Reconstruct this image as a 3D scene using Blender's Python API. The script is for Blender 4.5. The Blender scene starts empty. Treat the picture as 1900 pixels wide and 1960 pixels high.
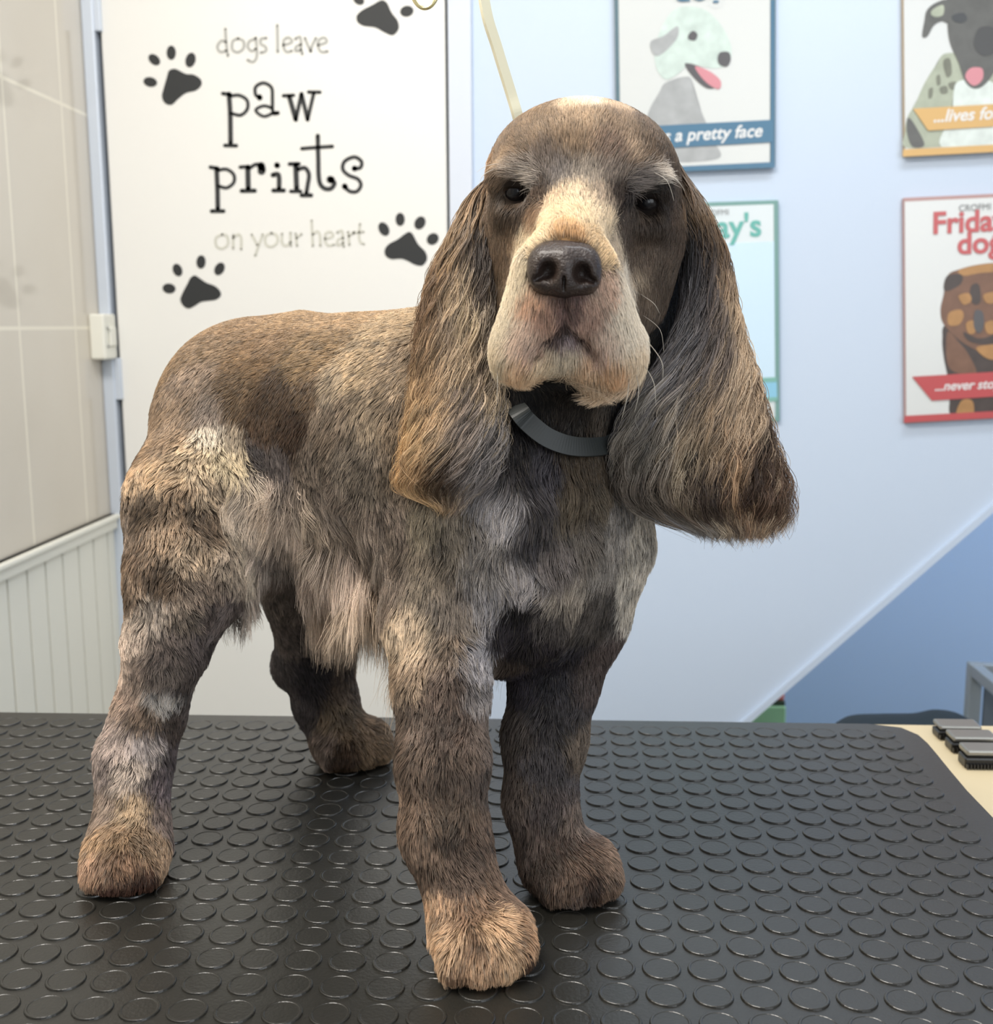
import bpy, bmesh, math, random
import numpy as np
from mathutils import Vector, Matrix
from mathutils.bvhtree import BVHTree
from mathutils.kdtree import KDTree

random.seed(7)
RNG = np.random.default_rng(7)
SC = bpy.context.scene
COL = SC.collection

# ------------------------------------------------------------------ camera
F_PX, CAM_H = 2182.0, 0.4012          # focal length in pixels of a 1900 px wide frame
YAW, PITCH, ROLL = -0.0501, 0.1628, 0.0038
_f = np.array([math.sin(YAW) * math.cos(PITCH), math.cos(YAW) * math.cos(PITCH), -math.sin(PITCH)])
_r0 = np.array([math.cos(YAW), -math.sin(YAW), 0.0])
_d0 = np.cross(_f, _r0)
CR = math.cos(ROLL) * _r0 + math.sin(ROLL) * _d0
CD = -math.sin(ROLL) * _r0 + math.cos(ROLL) * _d0
CF = _f
CP = np.array([0.0, 0.0, CAM_H])
cam_d = bpy.data.cameras.new('camera')
cam = bpy.data.objects.new('camera', cam_d)
COL.objects.link(cam)
M = Matrix(((CR[0], -CD[0], -CF[0], 0), (CR[1], -CD[1], -CF[1], 0), (CR[2], -CD[2], -CF[2], CAM_H), (0, 0, 0, 1)))
cam.matrix_world = M
cam_d.sensor_fit = 'HORIZONTAL'
cam_d.sensor_width = 36.0
cam_d.lens = 36.0 * F_PX / 1900.0
cam_d.clip_start = 0.05
cam_d.dof.use_dof = True
cam_d.dof.focus_distance = 0.78
cam_d.dof.aperture_fstop = 11.0
SC.camera = cam

# ------------------------------------------------------------------ light
SC.view_settings.view_transform = 'Standard'
SC.view_settings.look = 'None'
SC.view_settings.gamma = 1.0
SC.view_settings.use_curve_mapping = False
SC.view_settings.exposure = 0.0
SC.cycles.max_bounces = 5
SC.cycles.diffuse_bounces = 3
SC.cycles.glossy_bounces = 2
SC.cycles.transmission_bounces = 2
SC.cycles.caustics_reflective = False
SC.cycles.caustics_refractive = False
try:
    SC.cycles_curves.shape = 'RIBBONS'
except Exception:
    pass

w = bpy.data.worlds.new('world')
SC.world = w
w.use_nodes = True
w.node_tree.nodes['Background'].inputs[0].default_value = (0.95, 0.97, 1.0, 1)
w.node_tree.nodes['Background'].inputs[1].default_value = 0.44

def area(name, loc, target, sx, sy, power, col):
    l = bpy.data.lights.new(name, 'AREA')
    l.shape = 'RECTANGLE'
    l.size, l.size_y = sx, sy
    l.energy = power
    l.color = col
    o = bpy.data.objects.new(name, l)
    COL.objects.link(o)
    o.location = loc
    o.rotation_euler = (Vector(target) - Vector(loc)).to_track_quat('-Z', 'Y').to_euler()
    return o

# ceiling tubes over the grooming table, the shop window behind the photographer
area('ceiling_light', (-0.50, 0.42, 1.65), (-0.05, 0.85, 0.2), 0.9, 0.35, 33, (1.0, 0.95, 0.88))
area('window_light', (1.5, -1.3, 1.0), (0.3, 1.4, 0.3), 1.8, 1.5, 30, (0.88, 0.94, 1.0))
area('rear_ceiling_light', (0.6, 1.30, 1.9), (0.5, 2.1, -0.1), 1.0, 0.3, 14, (0.9, 0.95, 1.0))
area('recess_fill_light', (2.0, 2.62, 1.5), (1.4, 2.9, -0.3), 0.7, 0.2, 40, (0.9, 0.95, 1.0))  # unseen lamp added to brighten the recess wall

# ------------------------------------------------------------------ helpers
def ray(px, py):
    return CF + CR * ((px - 950.0) / F_PX) + CD * ((py - 980.0) / F_PX)

def W(px, py, Y):
    """world point seen at photo position px,py that lies at world depth Y"""
    d = ray(px, py)
    return CP + d * (Y / d[1])

def G(px, py, z=0.0):
    d = ray(px, py)
    return CP + d * ((z - CAM_H) / d[2])

def lin(c):
    c = np.asarray(c, float) / 255.0
    return np.where(c <= 0.04045, c / 12.92, ((c + 0.055) / 1.055) ** 2.4)

def mat(name, rgb, rough=0.6, spec=0.4, metal=0.0, bump=None, vary=None, coat=0.0):
    m = bpy.data.materials.new(name)
    m.use_nodes = True
    nt = m.node_tree
    b = nt.nodes['Principled BSDF']
    c = lin(rgb)
    b.inputs['Base Color'].default_value = (*c, 1)
    b.inputs['Roughness'].default_value = rough
    b.inputs['Specular IOR Level'].default_value = spec
    b.inputs['Metallic'].default_value = metal
    b.inputs['Coat Weight'].default_value = coat
    tc = nt.nodes.new('ShaderNodeTexCoord')
    if vary:
        n = nt.nodes.new('ShaderNodeTexNoise')
        n.inputs['Scale'].default_value = vary[0]
        n.inputs['Detail'].default_value = 4
        nt.links.new(tc.outputs['Object'], n.inputs['Vector'])
        mx = nt.nodes.new('ShaderNodeMix')
        mx.data_type = 'RGBA'
        mx.inputs[6].default_value = (*(c * (1 - vary[1])), 1)
        mx.inputs[7].default_value = (*np.minimum(c * (1 + vary[1]), 1), 1)
        nt.links.new(n.outputs['Fac'], mx.inputs[0])
        nt.links.new(mx.outputs[2], b.inputs['Base Color'])
    if bump:
        n = nt.nodes.new('ShaderNodeTexNoise')
        n.inputs['Scale'].default_value = bump[0]
        n.inputs['Detail'].default_value = 3
        nt.links.new(tc.outputs['Object'], n.inputs['Vector'])
        bp = nt.nodes.new('ShaderNodeBump')
        bp.inputs['Strength'].default_value = bump[1]
        bp.inputs['Distance'].default_value = 0.002
        nt.links.new(n.outputs['Fac'], bp.inputs['Height'])
        nt.links.new(bp.outputs[0], b.inputs['Normal'])
    return m

def obj_from(name, verts, faces, m, parent=None, smooth=False):
    me = bpy.data.meshes.new(name)
    me.from_pydata([tuple(map(float, v)) for v in verts], [], faces)
    me.validate()
    o = bpy.data.objects.new(name, me)
    COL.objects.link(o)
    if m: me.materials.append(m)
    if smooth:
        me.polygons.foreach_set('use_smooth', [True] * len(me.polygons))
    if parent: attach(o, parent)
    return o

def attach(o, parent):
    o.parent = parent
    o.matrix_parent_inverse = Matrix.Translation(-Vector(parent.location))

def bm_obj(name, bm, m, parent=None, smooth=False):
    bmesh.ops.recalc_face_normals(bm, faces=bm.faces)
    me = bpy.data.meshes.new(name)
    bm.to_mesh(me); bm.free()
    o = bpy.data.objects.new(name, me)
    COL.objects.link(o)
    if m: me.materials.append(m)
    if smooth:
        me.polygons.foreach_set('use_smooth', [True] * len(me.polygons))
    if parent: attach(o, parent)
    return o

def tag(o, label=None, cat=None, group=None, kind=None):
    if label: o['label'] = label
    if cat: o['category'] = cat
    if group: o['group'] = group
    if kind: o['kind'] = kind
    return o

def empty(name, loc, label=None, cat=None, group=None):
    o = bpy.data.objects.new(name, None)
    o.empty_display_size = 0.02
    COL.objects.link(o)
    o.location = tuple(map(float, loc))
    return tag(o, label, cat, group)

def add_box(bm, x0, x1, y0, y1, z0, z1, bevel=0.0):
    r = bmesh.ops.create_cube(bm, size=1.0)
    vs = r['verts']
    for v in vs:
        v.co = Vector(((x0 + x1) / 2 + v.co.x * (x1 - x0), (y0 + y1) / 2 + v.co.y * (y1 - y0), (z0 + z1) / 2 + v.co.z * (z1 - z0)))
    if bevel:
        es = list({e for v in vs for e in v.link_edges})
        bmesh.ops.bevel(bm, geom=es, offset=bevel, segments=2, affect='EDGES', profile=0.5)

def box(name, x0, x1, y0, y1, z0, z1, m, parent=None, bevel=0.0):
    bm = bmesh.new(); add_box(bm, x0, x1, y0, y1, z0, z1, bevel)
    return bm_obj(name, bm, m, parent)

def prism(name, pts, y0, y1, m, parent=None, bevel=0.0):
    """outline pts [(x,z)] extruded between y0 (front) and y1"""
    n = len(pts)
    V = [(p[0], y0, p[1]) for p in pts] + [(p[0], y1, p[1]) for p in pts]
    Fc = [tuple(range(n)), tuple(range(2 * n - 1, n - 1, -1))] + [(i, n + i, n + (i + 1) % n, (i + 1) % n) for i in range(n)]
    bm = bmesh.new()
    vv = [bm.verts.new(v) for v in V]
    for f in Fc: bm.faces.new([vv[i] for i in f])
    if bevel:
        bmesh.ops.bevel(bm, geom=[e for e in bm.edges], offset=bevel, segments=1, affect='EDGES')
    return bm_obj(name, bm, m, parent)

def spl(pts, n=8, closed=False):
    """Catmull-Rom through 2-D or 3-D points"""
    P = np.array(pts, float)
    if len(P) < 3 and not closed: return P
    out = []
    N = len(P)
    rng = range(N) if closed else range(N - 1)
    for i in rng:
        if closed: a, b, c, d = P[(i - 1) % N], P[i], P[(i + 1) % N], P[(i + 2) % N]
        else: a, b, c, d = P[max(i - 1, 0)], P[i], P[i + 1], P[min(i + 2, N - 1)]
        for k in range(n):
            t = k / n
            out.append(0.5 * (2 * b + (c - a) * t + (2 * a - 5 * b + 4 * c - d) * t * t + (-a + 3 * b - 3 * c + d) * t ** 3))
    if not closed: out.append(P[-1])
    return np.array(out)

def tube(name, pts, rad, m, parent=None, ns=10, flat=None, up=(0, 0, 1)):
    """tube (or flat strap when flat=(width,thickness)) along 3-D points"""
    P = np.array(pts, float)
    n = len(P)
    T = np.gradient(P, axis=0); T /= np.linalg.norm(T, axis=1)[:, None] + 1e-12
    bm = bmesh.new(); rings = []
    upv = np.array(up, float)
    for i in range(n):
        s = np.cross(T[i], upv); s /= np.linalg.norm(s) + 1e-9
        u = np.cross(s, T[i])
        if flat:
            a, b = flat[0] / 2, flat[1] / 2
            offs = [(-a, -b), (a, -b), (a, b), (-a, b)]
        else:
            r = rad[i] if hasattr(rad, '__len__') else rad
            offs = [(r * math.cos(2 * math.pi * k / ns), r * math.sin(2 * math.pi * k / ns)) for k in range(ns)]
        rings.append([bm.verts.new(P[i] + s * x + u * y) for x, y in offs])
    k = len(rings[0])
    for i in range(n - 1):
        for j in range(k):
            bm.faces.new([rings[i][j], rings[i][(j + 1) % k], rings[i + 1][(j + 1) % k], rings[i + 1][j]])
    bm.faces.new(rings[0]); bm.faces.new(rings[-1][::-1])
    return bm_obj(name, bm, m, parent, smooth=not flat)
# ------------------------------------------------------------------ the room
YW = 2.20                                   # plane of the back wall and the door
ZF = -0.88                                  # floor (table top is z = 0)
m_wall = mat('pale_blue_paint', (202, 215, 232), 0.55, 0.3, bump=(60, 0.05))
m_recess = mat('mid_blue_paint', (172, 196, 226), 0.6, 0.3)
m_door = mat('white_laminate', (236, 234, 228), 0.35, 0.4)
m_tile_grey = (205, 196, 184)
m_white = mat('white_upvc', (232, 230, 218), 0.35, 0.4)
m_alu = mat('satin_aluminium', (205, 213, 224), 0.4, 0.5, metal=0.15)
m_gap = mat('dark_gap', (70, 70, 68), 0.7)
m_black = mat('black_vinyl', (50, 51, 51), 0.5, 0.3)
m_greyv = mat('grey_vinyl', (178, 177, 170), 0.5, 0.3)
m_greyl = mat('pale_grey_vinyl', (205, 203, 190), 0.5, 0.3)

def wx(px, py, Y=YW): p = W(px, py, Y); return float(p[0]), float(p[2])

# left wall: glossy beige tiles above a dado, tongue and groove boards below
XL = wx(196, 640)[0]
def tile_mat():
    m = bpy.data.materials.new('beige_gloss_tiles'); m.use_nodes = True
    nt = m.node_tree; b = nt.nodes['Principled BSDF']
    g = nt.nodes.new('ShaderNodeNewGeometry')
    sp = nt.nodes.new('ShaderNodeSeparateXYZ'); nt.links.new(g.outputs['Position'], sp.inputs[0])
    def band(out, off, period, wd):
        a = nt.nodes.new('ShaderNodeMath'); a.operation = 'SUBTRACT'; nt.links.new(out, a.inputs[0]); a.inputs[1].default_value = off - wd / 2
        p = nt.nodes.new('ShaderNodeMath'); p.operation = 'FLOORED_MODULO'; nt.links.new(a.outputs[0], p.inputs[0]); p.inputs[1].default_value = period
        l = nt.nodes.new('ShaderNodeMath'); l.operation = 'LESS_THAN'; nt.links.new(p.outputs[0], l.inputs[0]); l.inputs[1].default_value = wd
        return l.outputs[0]
    h = band(sp.outputs[2], 0.3985, 0.393, 0.006)
    v = band(sp.outputs[1], 1.853, 0.222, 0.006)
    mx = nt.nodes.new('ShaderNodeMath'); mx.operation = 'MAXIMUM'; nt.links.new(h, mx.inputs[0]); nt.links.new(v, mx.inputs[1])
    n = nt.nodes.new('ShaderNodeTexNoise'); n.inputs['Scale'].default_value = 5; nt.links.new(g.outputs['Position'], n.inputs['Vector'])
    c1 = nt.nodes.new('ShaderNodeMix'); c1.data_type = 'RGBA'
    c1.inputs[6].default_value = (*lin((208, 198, 182)), 1); c1.inputs[7].default_value = (*lin((220, 212, 198)), 1)
    nt.links.new(n.outputs['Fac'], c1.inputs[0])
    c2 = nt.nodes.new('ShaderNodeMix'); c2.data_type = 'RGBA'
    nt.links.new(mx.outputs[0], c2.inputs[0]); nt.links.new(c1.outputs[2], c2.inputs[6]); c2.inputs[7].default_value = (*lin((236, 228, 210)), 1)
    nt.links.new(c2.outputs[2], b.inputs['Base Color'])
    b.inputs['Roughness'].default_value = 0.09
    b.inputs['Specular IOR Level'].default_value = 0.45
    return m
ZD = float(W(0, 1080, 1.79)[2])             # dado height
ZD = -0.028 + 0.045
wl = box('wall_left', XL - 0.05, XL, -0.2, YW + 0.02, ZD, 2.2, tile_mat()); tag(wl, kind='structure')
bm = bmesh.new()
yy = YW + 0.02
while yy > -0.2:
    add_box(bm, XL - 0.05, XL + 0.006, yy - 0.066, yy - 0.003, ZF, ZD, 0.0015)
    add_box(bm, XL - 0.05, XL + 0.002, yy - 0.003, yy, ZF, ZD)
    yy -= 0.069
wp = bm_obj('trim_1', bm, m_white); tag(wp, kind='structure', label='white tongue and groove panelling under the tiled wall')
bm = bmesh.new()
add_box(bm, XL - 0.02, XL + 0.014, -0.2, YW, ZD - 0.012, ZD + 0.018, 0.004)
add_box(bm, XL - 0.02, XL + 0.020, -0.2, YW, ZD + 0.008, ZD + 0.018, 0.003)
tag(bm_obj('trim_2', bm, m_white), kind='structure', label='white dado rail between tiles and panelling')

# back wall, with its lower right cut away along a slope (underside of the stairs)
xd, _ = wx(862, 400)
a = wx(1417, 1388); b_ = wx(1911, 960)
sl = (b_[1] - a[1]) / (b_[0] - a[0])
zt = 2.2; xr = 2.4
xb = a[0] + (ZF - a[1]) / sl
outline = [(xd, ZF), (xb, ZF), (xr, a[1] + sl * (xr - a[0])), (xr, zt), (xd, zt)]
if outline[2][1] > zt: outline = [(xd, ZF), (xb, ZF), (a[0] + (zt - a[1]) / sl, zt), (xd, zt)]
wb = prism('wall_back', outline, YW, YW + 0.10, m_wall); tag(wb, kind='structure')
# thin trim bead along the sloping edge
pts = np.array([[outline[1][0], YW - 0.004, outline[1][1]], [outline[2][0], YW - 0.004, outline[2][1]]])
tag(tube('trim_3', pts, 0.006, m_wall, flat=(0.012, 0.012), up=(0, 1, 0)), kind='structure')
tag(box('wall_recess', 0.2, 3.2, 3.0, 3.05, ZF, zt, m_recess), kind='structure')
tag(box('wall_right', 3.15, 3.2, YW + 0.1, 3.05, ZF, zt, m_recess), kind='structure')
m_floor = mat('grey_vinyl_floor', (150, 150, 148), 0.5, 0.3, vary=(9, 0.08))
tag(box('floor', XL - 0.05, 3.2, -2.5, 3.05, ZF - 0.03, ZF, m_floor), kind='structure')
# plain wall behind the door
tag(box('wall_back', XL, xd, YW + 0.045, YW + 0.10, ZF, zt, m_wall), kind='structure')

# door frame strips
x205 = wx(219, 640)[0]; x196 = wx(200, 640)[0]; xe = wx(858, 300)[0]; xs = wx(904, 300)[0]
tag(box('trim_4', x196 - 0.004, x205, YW - 0.015, YW + 0.045, ZF, zt, m_alu, bevel=0.003), kind='structure', label='pale metallic door frame on the hinge side')
dg = empty('door_1', (xe, YW, ZF)); dg['kind'] = 'structure'
dgap = wx(227, 640)[0]
slab = box('door_panel', dgap, xe - 0.003, YW - 0.004, YW + 0.03, ZF + 0.005, zt, m_door, dg, bevel=0.003)
box('door_gap', x205, xe + 0.004, YW + 0.031, YW + 0.044, ZF, zt, m_gap, dg)  # dark sheet standing in for the shade in the gaps round the door
for zz in (wx(225, 725)[1], wx(205, 40)[1] + 0.02, -0.6):
    bm = bmesh.new(); add_box(bm, x205 - 0.004, dgap + 0.004, YW - 0.012, YW + 0.002, zz - 0.04, zz + 0.04, 0.002)
    h = bm_obj('hinge', bm, m_alu, dg)
m_strip = mat('pale_frame_paint', (214, 220, 230), 0.5, 0.3)
tag(box('trim_5', xe + 0.002, xs, YW - 0.012, YW, ZF, zt, m_strip, bevel=0.002), kind='structure', label='pale door frame on the closing side')
# light switch on the tiled wall in the corner
sw = empty('light_switch', (XL, 2.1, 0.38), 'white switch box on the tiled wall beside the door hinge', 'switch')
y0s, y1s = 2.135, 2.195
zs0, zs1 = float(W(190, 690, 2.08)[2]), float(W(190, 600, 2.08)[2])
bm = bmesh.new(); add_box(bm, XL, XL + 0.030, y0s, y1s, zs0, zs1, 0.004); bm_obj('switch_box', bm, m_white, sw)
bm = bmesh.new(); add_box(bm, XL + 0.030, XL + 0.035, y0s + 0.02, y1s - 0.012, zs0 + 0.025, zs1 - 0.025, 0.002); bm_obj('rocker', bm, m_white, sw)
for q in (0.3, 0.7):
    bm = bmesh.new(); yq = y0s + 0.012; zq = zs0 + (zs1 - zs0) * q
    bmesh.ops.create_icosphere(bm, subdivisions=2, radius=0.004, matrix=Matrix.Translation((XL + 0.031, yq, zq))); bm_obj('screw', bm, m_greyv, sw)

# ------------------------------------------------------------------ decals on the door
def stroke_bm(bm, pts, wpx, Y, th=0.0012, n=6, smooth=True):
    P = spl(pts, n) if smooth else np.array(pts, float)
    r = wpx / 2.0
    def P3(x, y): p = W(x, y, Y); return (p[0], Y, p[2])
    T = np.gradient(P, axis=0) if len(P) > 1 else np.array([[1, 0]])
    T = T / (np.linalg.norm(T, axis=1)[:, None] + 1e-9)
    N = np.stack([-T[:, 1], T[:, 0]], 1)
    if not hasattr(r, '__len__'): r = np.full(len(P), r)
    L = [P[i] + N[i] * r[i] for i in range(len(P))]; R_ = [P[i] - N[i] * r[i] for i in range(len(P))]
    for i in range(len(P) - 1):
        q = [L[i], L[i + 1], R_[i + 1], R_[i]]
        bm.faces.new([bm.verts.new(P3(*v)) for v in q])
    for e in (0, -1):
        c = P[e]
        bm.faces.new([bm.verts.new(P3(c[0] + r[e] * math.cos(t), c[1] + r[e] * math.sin(t))) for t in np.linspace(0, 2 * math.pi, 12, endpoint=False)])

def blob(bm, pts, Y, n=8):
    P = spl(pts, n, True)
    vs = []
    for x, y in P:
        p = W(x, y, Y); vs.append(bm.verts.new((p[0], Y, p[2])))
    return bm.faces.new(vs)

def finish_flat(name, bm, m, Y, parent=None, th=0.0008):
    """give a flat lettering mesh its vinyl thickness"""
    bmesh.ops.triangulate(bm, faces=bm.faces)
    for f in bm.faces:
        f.normal_update()
        if f.normal.y > 0: f.normal_flip()
    g = bmesh.ops.extrude_face_region(bm, geom=bm.faces[:])
    vs = [e for e in g['geom'] if isinstance(e, bmesh.types.BMVert)]
    for v in vs: v.co.y += -th
    me = bpy.data.meshes.new(name); bm.to_mesh(me); bm.free()
    o = bpy.data.objects.new(name, me); COL.objects.link(o); me.materials.append(m)
    if parent: attach(o, parent)
    return o

YD = YW - 0.0042
def C7(L, s=1900 / 320, ox=390, oy=30): return [(ox + x / s, oy + y / s) for x, y in L]
def C8(L, s=1900 / 320, ox=390, oy=250): return [(ox + x / s, oy + y / s) for x, y in L]
# "dogs leave"
T1 = [  # d o g s   l e a v e
    [(245, 150), (250, 250), (262, 370), (275, 455)], [(250, 300), (200, 285), (155, 350), (185, 410), (255, 400)],
    [(390, 260), (330, 290), (325, 380), (385, 415), (450, 370), (450, 290), (390, 260)],
    [(590, 260), (520, 290), (500, 350), (540, 400), (590, 380)], [(590, 250), (600, 350), (600, 470), (560, 525), (500, 505)],
    [(710, 255), (650, 265), (650, 320), (700, 350), (705, 400), (650, 420)],
    [(835, 110), (838, 250), (840, 410)],
    [(905, 335), (1000, 300), (970, 250), (915, 270), (905, 350), (940, 410), (1000, 400)],
    [(1040, 265), (1090, 240), (1105, 300), (1105, 370), (1120, 435)], [(1100, 330), (1050, 350), (1045, 400), (1100, 390)],
    [(1150, 255), (1180, 330), (1215, 405)], [(1215, 405), (1235, 330), (1275, 255)],
    [(1300, 335), (1395, 300), (1370, 250), (1310, 275), (1300, 350), (1335, 410), (1405, 405)]]
bm = bmesh.new()
for s in T1: stroke_bm(bm, C7(s), 5.0, YD)
o = finish_flat('lettering', bm, m_greyv, YD); tag(o, 'thin grey lettering reading dogs leave, top line on the white door', 'lettering', 'lines of lettering on the door')
# "paw"
T2 = [([(215, 885), (300, 895)], 7), ([(285, 890), (300, 1100), (305, 1450)], 9), ([(240, 1475), (370, 1478)], 7),
      ([(300, 915), (400, 905), (490, 960), (495, 1060), (420, 1130), (310, 1110)], 6.5),
      ([(640, 930), (590, 900), (590, 810), (680, 765), (770, 820), (780, 950), (785, 1090), (840, 1110)], 6.5), ([(632, 925), (636, 932)], 11),
      ([(775, 1050), (680, 1025), (590, 1075), (680, 1145), (780, 1110)], 6), ([(800, 1110), (840, 1105)], 8),
      ([(905, 910), (1020, 905)], 6.5), ([(970, 915), (1045, 1180)], 9), ([(1045, 1180), (1110, 890)], 7.5), ([(1110, 890), (1180, 1180)], 8), ([(1180, 1180), (1250, 880)], 7), ([(1190, 868), (1320, 870)], 6.5)]
bm = bmesh.new()
for s, wd in T2: stroke_bm(bm, C7(s), wd, YD)
o = finish_flat('lettering', bm, m_black, YD); tag(o, 'large black curly lettering reading paw', 'lettering', 'lines of lettering on the door')
T3 = [([(75, 415), (160, 430)], 7), ([(145, 430), (155, 650), (160, 890)], 9), ([(90, 915), (225, 915)], 7.5),
      ([(165, 450), (260, 440), (340, 500), (340, 590), (260, 650), (170, 630)], 6.5),
      ([(415, 415), (510, 410)], 7), ([(500, 415), (505, 660)], 10), ([(430, 685), (580, 683)], 8), ([(515, 430), (590, 385), (670, 395)], 7), ([(650, 400), (660, 440), (655, 460)], 15),
      ([(832, 392), (835, 396)], 11), ([(785, 505), (850, 505), (855, 660)], 9), ([(790, 680), (910, 680)], 8),
      ([(975, 380), (1080, 378)], 7.5), ([(1045, 390), (1055, 660)], 10), ([(990, 690), (1100, 690)], 7), ([(1070, 440), (1150, 425), (1195, 500), (1180, 620), (1165, 710)], 8), ([(1110, 735), (1220, 735)], 8),
      ([(1295, 60), (1300, 300), (1310, 560), (1360, 650), (1440, 660), (1485, 600), (1450, 560)], 8.5), ([(1435, 555), (1450, 560)], 14), ([(1115, 205), (1300, 190), (1460, 180)], 7),
      ([(1710, 430), (1780, 420), (1790, 350), (1710, 300), (1600, 350), (1580, 440), (1650, 510), (1750, 550), (1785, 620), (1740, 690), (1660, 690), (1600, 640)], 7), ([(1712, 430), (1716, 430)], 11), ([(1600, 632), (1606, 640)], 11)]
bm = bmesh.new()
for s, wd in T3: stroke_bm(bm, C8(s), wd, YD)
o = finish_flat('lettering', bm, m_black, YD); tag(o, 'large black curly lettering reading prints', 'lettering', 'lines of lettering on the door')
T4 = [[(210, 1180), (140, 1220), (145, 1310), (210, 1340), (275, 1290), (265, 1200), (210, 1180)],
      [(335, 1185), (335, 1340)], [(335, 1220), (390, 1180), (425, 1220), (425, 1350)],
      [(545, 1180), (610, 1300)], [(670, 1180), (630, 1290), (585, 1420)],
      [(770, 1165), (705, 1200), (705, 1290), (770, 1320), (835, 1270), (830, 1190), (770, 1165)],
      [(890, 1170), (890, 1270), (930, 1310), (985, 1270)], [(985, 1160), (990, 1310)],
      [(1045, 1170), (1060, 1310)], [(1055, 1220), (1110, 1175)],
      [(1225, 1020), (1240, 1310)], [(1240, 1180), (1290, 1145), (1320, 1190), (1325, 1310)],
      [(1380, 1230), (1470, 1200), (1440, 1150), (1385, 1170), (1380, 1250), (1415, 1305), (1480, 1295)],
      [(1515, 1160), (1565, 1135), (1580, 1190), (1590, 1320)], [(1580, 1220), (1525, 1240), (1520, 1300), (1580, 1280)],
      [(1640, 1150), (1655, 1300)], [(1650, 1200), (1710, 1150)],
      [(1775, 1060), (1765, 1180), (1775, 1260), (1820, 1290)], [(1700, 1165), (1815, 1150)]]
bm = bmesh.new()
for s in T4: stroke_bm(bm, C8(s), 4.6, YD)
o = finish_flat('lettering', bm, m_greyl, YD); tag(o, 'thin pale lettering reading on your heart, lowest line on the door', 'lettering', 'lines of lettering on the door')

def paw_decal(ox, oy, s, pad, toes, label, flip=False):
    bm = bmesh.new()
    blob(bm, [(ox + x / s, oy + y / s) for x, y in pad], YD)
    for (cx, cy, a_, b2, ang) in toes:
        ca, sa = math.cos(math.radians(ang)), math.sin(math.radians(ang))
        blob(bm, [(ox + (cx + a_ * math.cos(t) * ca - b2 * math.sin(t) * sa) / s, oy + (cy + a_ * math.cos(t) * sa + b2 * math.sin(t) * ca) / s) for t in np.linspace(0, 2 * math.pi, 8, endpoint=False)], YD, 3)
    o = finish_flat('paw_print_decal', bm, m_black, YD)
    tag(o, label, 'decal', 'black paw prints on the white door')
pad1 = [(980, 840), (1080, 860), (1300, 970), (1500, 990), (1680, 1110), (1700, 1260), (1560, 1400), (1300, 1470), (1100, 1620), (930, 1770), (760, 1730), (680, 1560), (720, 1360), (800, 1080), (860, 890)]
toes1 = [(920, 420, 120, 185, 0), (1420, 610, 130, 195, 15), (480, 600, 175, 120, 42), (375, 1180, 180, 125, 12)]
paw_decal(260, 70, 1900 / 140, pad1, toes1, 'black paw print left of the words dogs leave')
pad2 = [(985, 640), (1080, 690), (1290, 830), (1500, 910), (1640, 1040), (1660, 1170), (1540, 1270), (1350, 1300), (1150, 1330), (990, 1430), (830, 1500), (690, 1430), (615, 1280), (660, 1120), (800, 850), (880, 700)]
toes2 = [(1150, 290, 120, 175, 3), (1630, 470, 125, 175, 28), (540, 500, 120, 170, -22), (320, 980, 170, 130, 8)]
paw_decal(300, 480, 1900 / 140, pad2, toes2, 'black paw print at lower left of the door, under the lettering')
pad3 = [(985, 640), (1070, 700), (1190, 920), (1350, 1090), (1390, 1260), (1290, 1400), (1130, 1390), (950, 1300), (800, 1250), (580, 1260), (450, 1180), (430, 1050), (520, 920), (720, 810), (880, 690)]
toes3 = [(780, 355, 105, 150, 0), (1230, 435, 120, 155, 28), (410, 575, 115, 165, -28), (1520, 800, 125, 145, 50)]
paw_decal(700, 390, 1900 / 160, pad3, toes3, 'black paw print partly behind the dog ear')
pad4 = [(690, 5), (770, 60), (850, 230), (960, 380), (975, 530), (870, 640), (720, 590), (550, 500), (340, 470), (230, 400), (215, 290), (310, 190), (500, 90), (620, 20)]
toes4 = [(1125, 205, 125, 100, -12), (250, 0, 110, 80, 35), (620, -330, 110, 160, 0), (980, -230, 120, 160, 30)]
paw_decal(660, 0, 1900 / 200, pad4, toes4, 'black paw print at the top edge of the door, beside the hanging ring')

# ------------------------------------------------------------------ posters
YP = YW - 0.012
def rect_pts(c0, ux, uz, w_, h_):
    return [c0, c0 + ux * w_, c0 + ux * w_ + uz * h_, c0 + uz * h_]

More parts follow.
